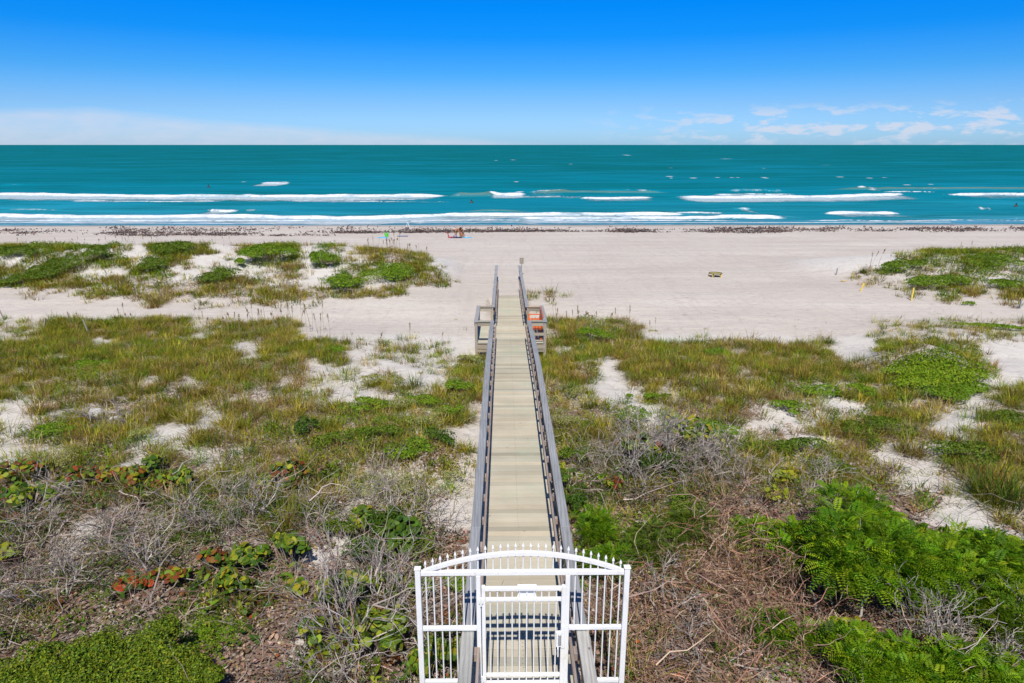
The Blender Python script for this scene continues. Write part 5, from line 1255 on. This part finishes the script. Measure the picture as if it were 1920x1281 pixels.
# ------------------------------------------------------------------ light, sky, camera
EL = R(54.8); SUN_AZ = R(-1.0)
sun = bpy.data.lights.new('sun', 'SUN'); sun.energy = 5.0; sun.angle = R(.5); sun.color = (1.0, .95, .87)
so = bpy.data.objects.new('sun', sun); C.objects.link(so); so.rotation_euler = (pi / 2 - EL, 0, SUN_AZ)
W = bpy.data.worlds.new('World'); bpy.context.scene.world = W; W.use_nodes = True
t = NT.__new__(NT); t.t = W.node_tree; t.t.nodes.clear(); t.out = t.n('ShaderNodeOutputWorld')
sky = t.n('ShaderNodeTexSky'); sky.sky_type = 'NISHITA'; sky.sun_disc = False; sky.sun_elevation = EL; sky.sun_rotation = pi; sky.altitude = 10; sky.air_density = 1.0; sky.dust_density = .6; sky.ozone_density = 2.0
tc = t.n('ShaderNodeTexCoord'); g_ = tc.outputs['Generated']
sep = t.n('ShaderNodeSeparateXYZ'); t.set(sep.inputs[0], g_)
SKYTINT = [(.0, (.36, .60, 1.)), (.0224, (.29, .515, .95)), (.0505, (.226, .42, .78)), (.092, (.088, .35, .715)), (.138, (.012, .30, .745)), (.176, (.002, .30, .78)), (.26, (.03, .21, .50)), (.7, (.15, .22, .34))]
SKYGAIN = 1.65
col = t.mix(1.0, sky.outputs[0], t.mix(1.0, t.ramp(sep.outputs[2], SKYTINT), (SKYGAIN,) * 3, 'MULTIPLY'), 'MULTIPLY')
# clouds: a flat bank low on the left, small broken cumulus low on the right (by direction, far away)
az = t.math('ARCTAN2', sep.outputs[0], sep.outputs[1]); elv = sep.outputs[2]
def win(v, a, b, s): return t.math('MULTIPLY', t.ramp(t.math('ADD', t.math('DIVIDE', t.math('SUBTRACT', v, a), s), .5), [(0, 0.), (1, 1.)]), t.ramp(t.math('ADD', t.math('DIVIDE', t.math('SUBTRACT', b, v), s), .5), [(0, 0.), (1, 1.)]))
comb = t.n('ShaderNodeCombineXYZ'); t.set(comb.inputs[0], az); t.set(comb.inputs[1], t.math('MULTIPLY', elv, 3.2))
nz = t.noise(comb.outputs[0], 24, 6, .58, .3); nw = t.noise(comb.outputs[0], 3.5, 3, .5)
top = t.math('ADD', t.ramp(t.math('ADD', t.math('MULTIPLY', az, .7), .5), [(.0, .033), (.09, .0415), (.14, .044), (.22, .034), (.34, .0205), (.46, .012), (.58, 0.)]), t.math('MULTIPLY', t.math('SUBTRACT', nw, .5), .012))
bank = t.math('MULTIPLY', t.math('DIVIDE', t.math('SUBTRACT', top, elv), .010, clamp=True), t.math('ADD', .12, t.math('MULTIPLY', nz, .85)))
cum = t.math('MULTIPLY', t.ramp(nz, [(.505, 0.), (.60, 1.)]), t.math('MULTIPLY', win(az, .22, .9, .25), win(elv, .002, .044, .018)))
cl = t.math('MAXIMUM', t.math('MULTIPLY', bank, .8), t.math('MULTIPLY', cum, .75))
CLOUD = (5.7, 6.0, 7.0)
col = t.mix(cl, col, CLOUD)
bg = t.n('ShaderNodeBackground'); t.set(bg.inputs[0], col); bg.inputs[1].default_value = .12
t.t.links.new(bg.outputs[0], t.out.inputs[0])

cam = bpy.data.cameras.new('camera'); cam.sensor_width = 36; cam.lens = 36 * F_PX / 1920; cam.clip_start = .1; cam.clip_end = 90000
co = bpy.data.objects.new('camera', cam); C.objects.link(co); co.location = (CX, 0, CZ); co.rotation_euler = (pi / 2 - PITCH, 0, -YAW)
S = bpy.context.scene; S.camera = co
S.view_settings.view_transform = 'Standard'; S.view_settings.look = 'None'; S.view_settings.exposure = 0; S.view_settings.gamma = 1
S.cycles.use_denoising = True; S.cycles.use_adaptive_sampling = True; S.cycles.adaptive_threshold = .02
S.cycles.max_bounces = 6; S.cycles.diffuse_bounces = 3; S.cycles.glossy_bounces = 2; S.cycles.transmission_bounces = 3; S.cycles.transparent_max_bounces = 4
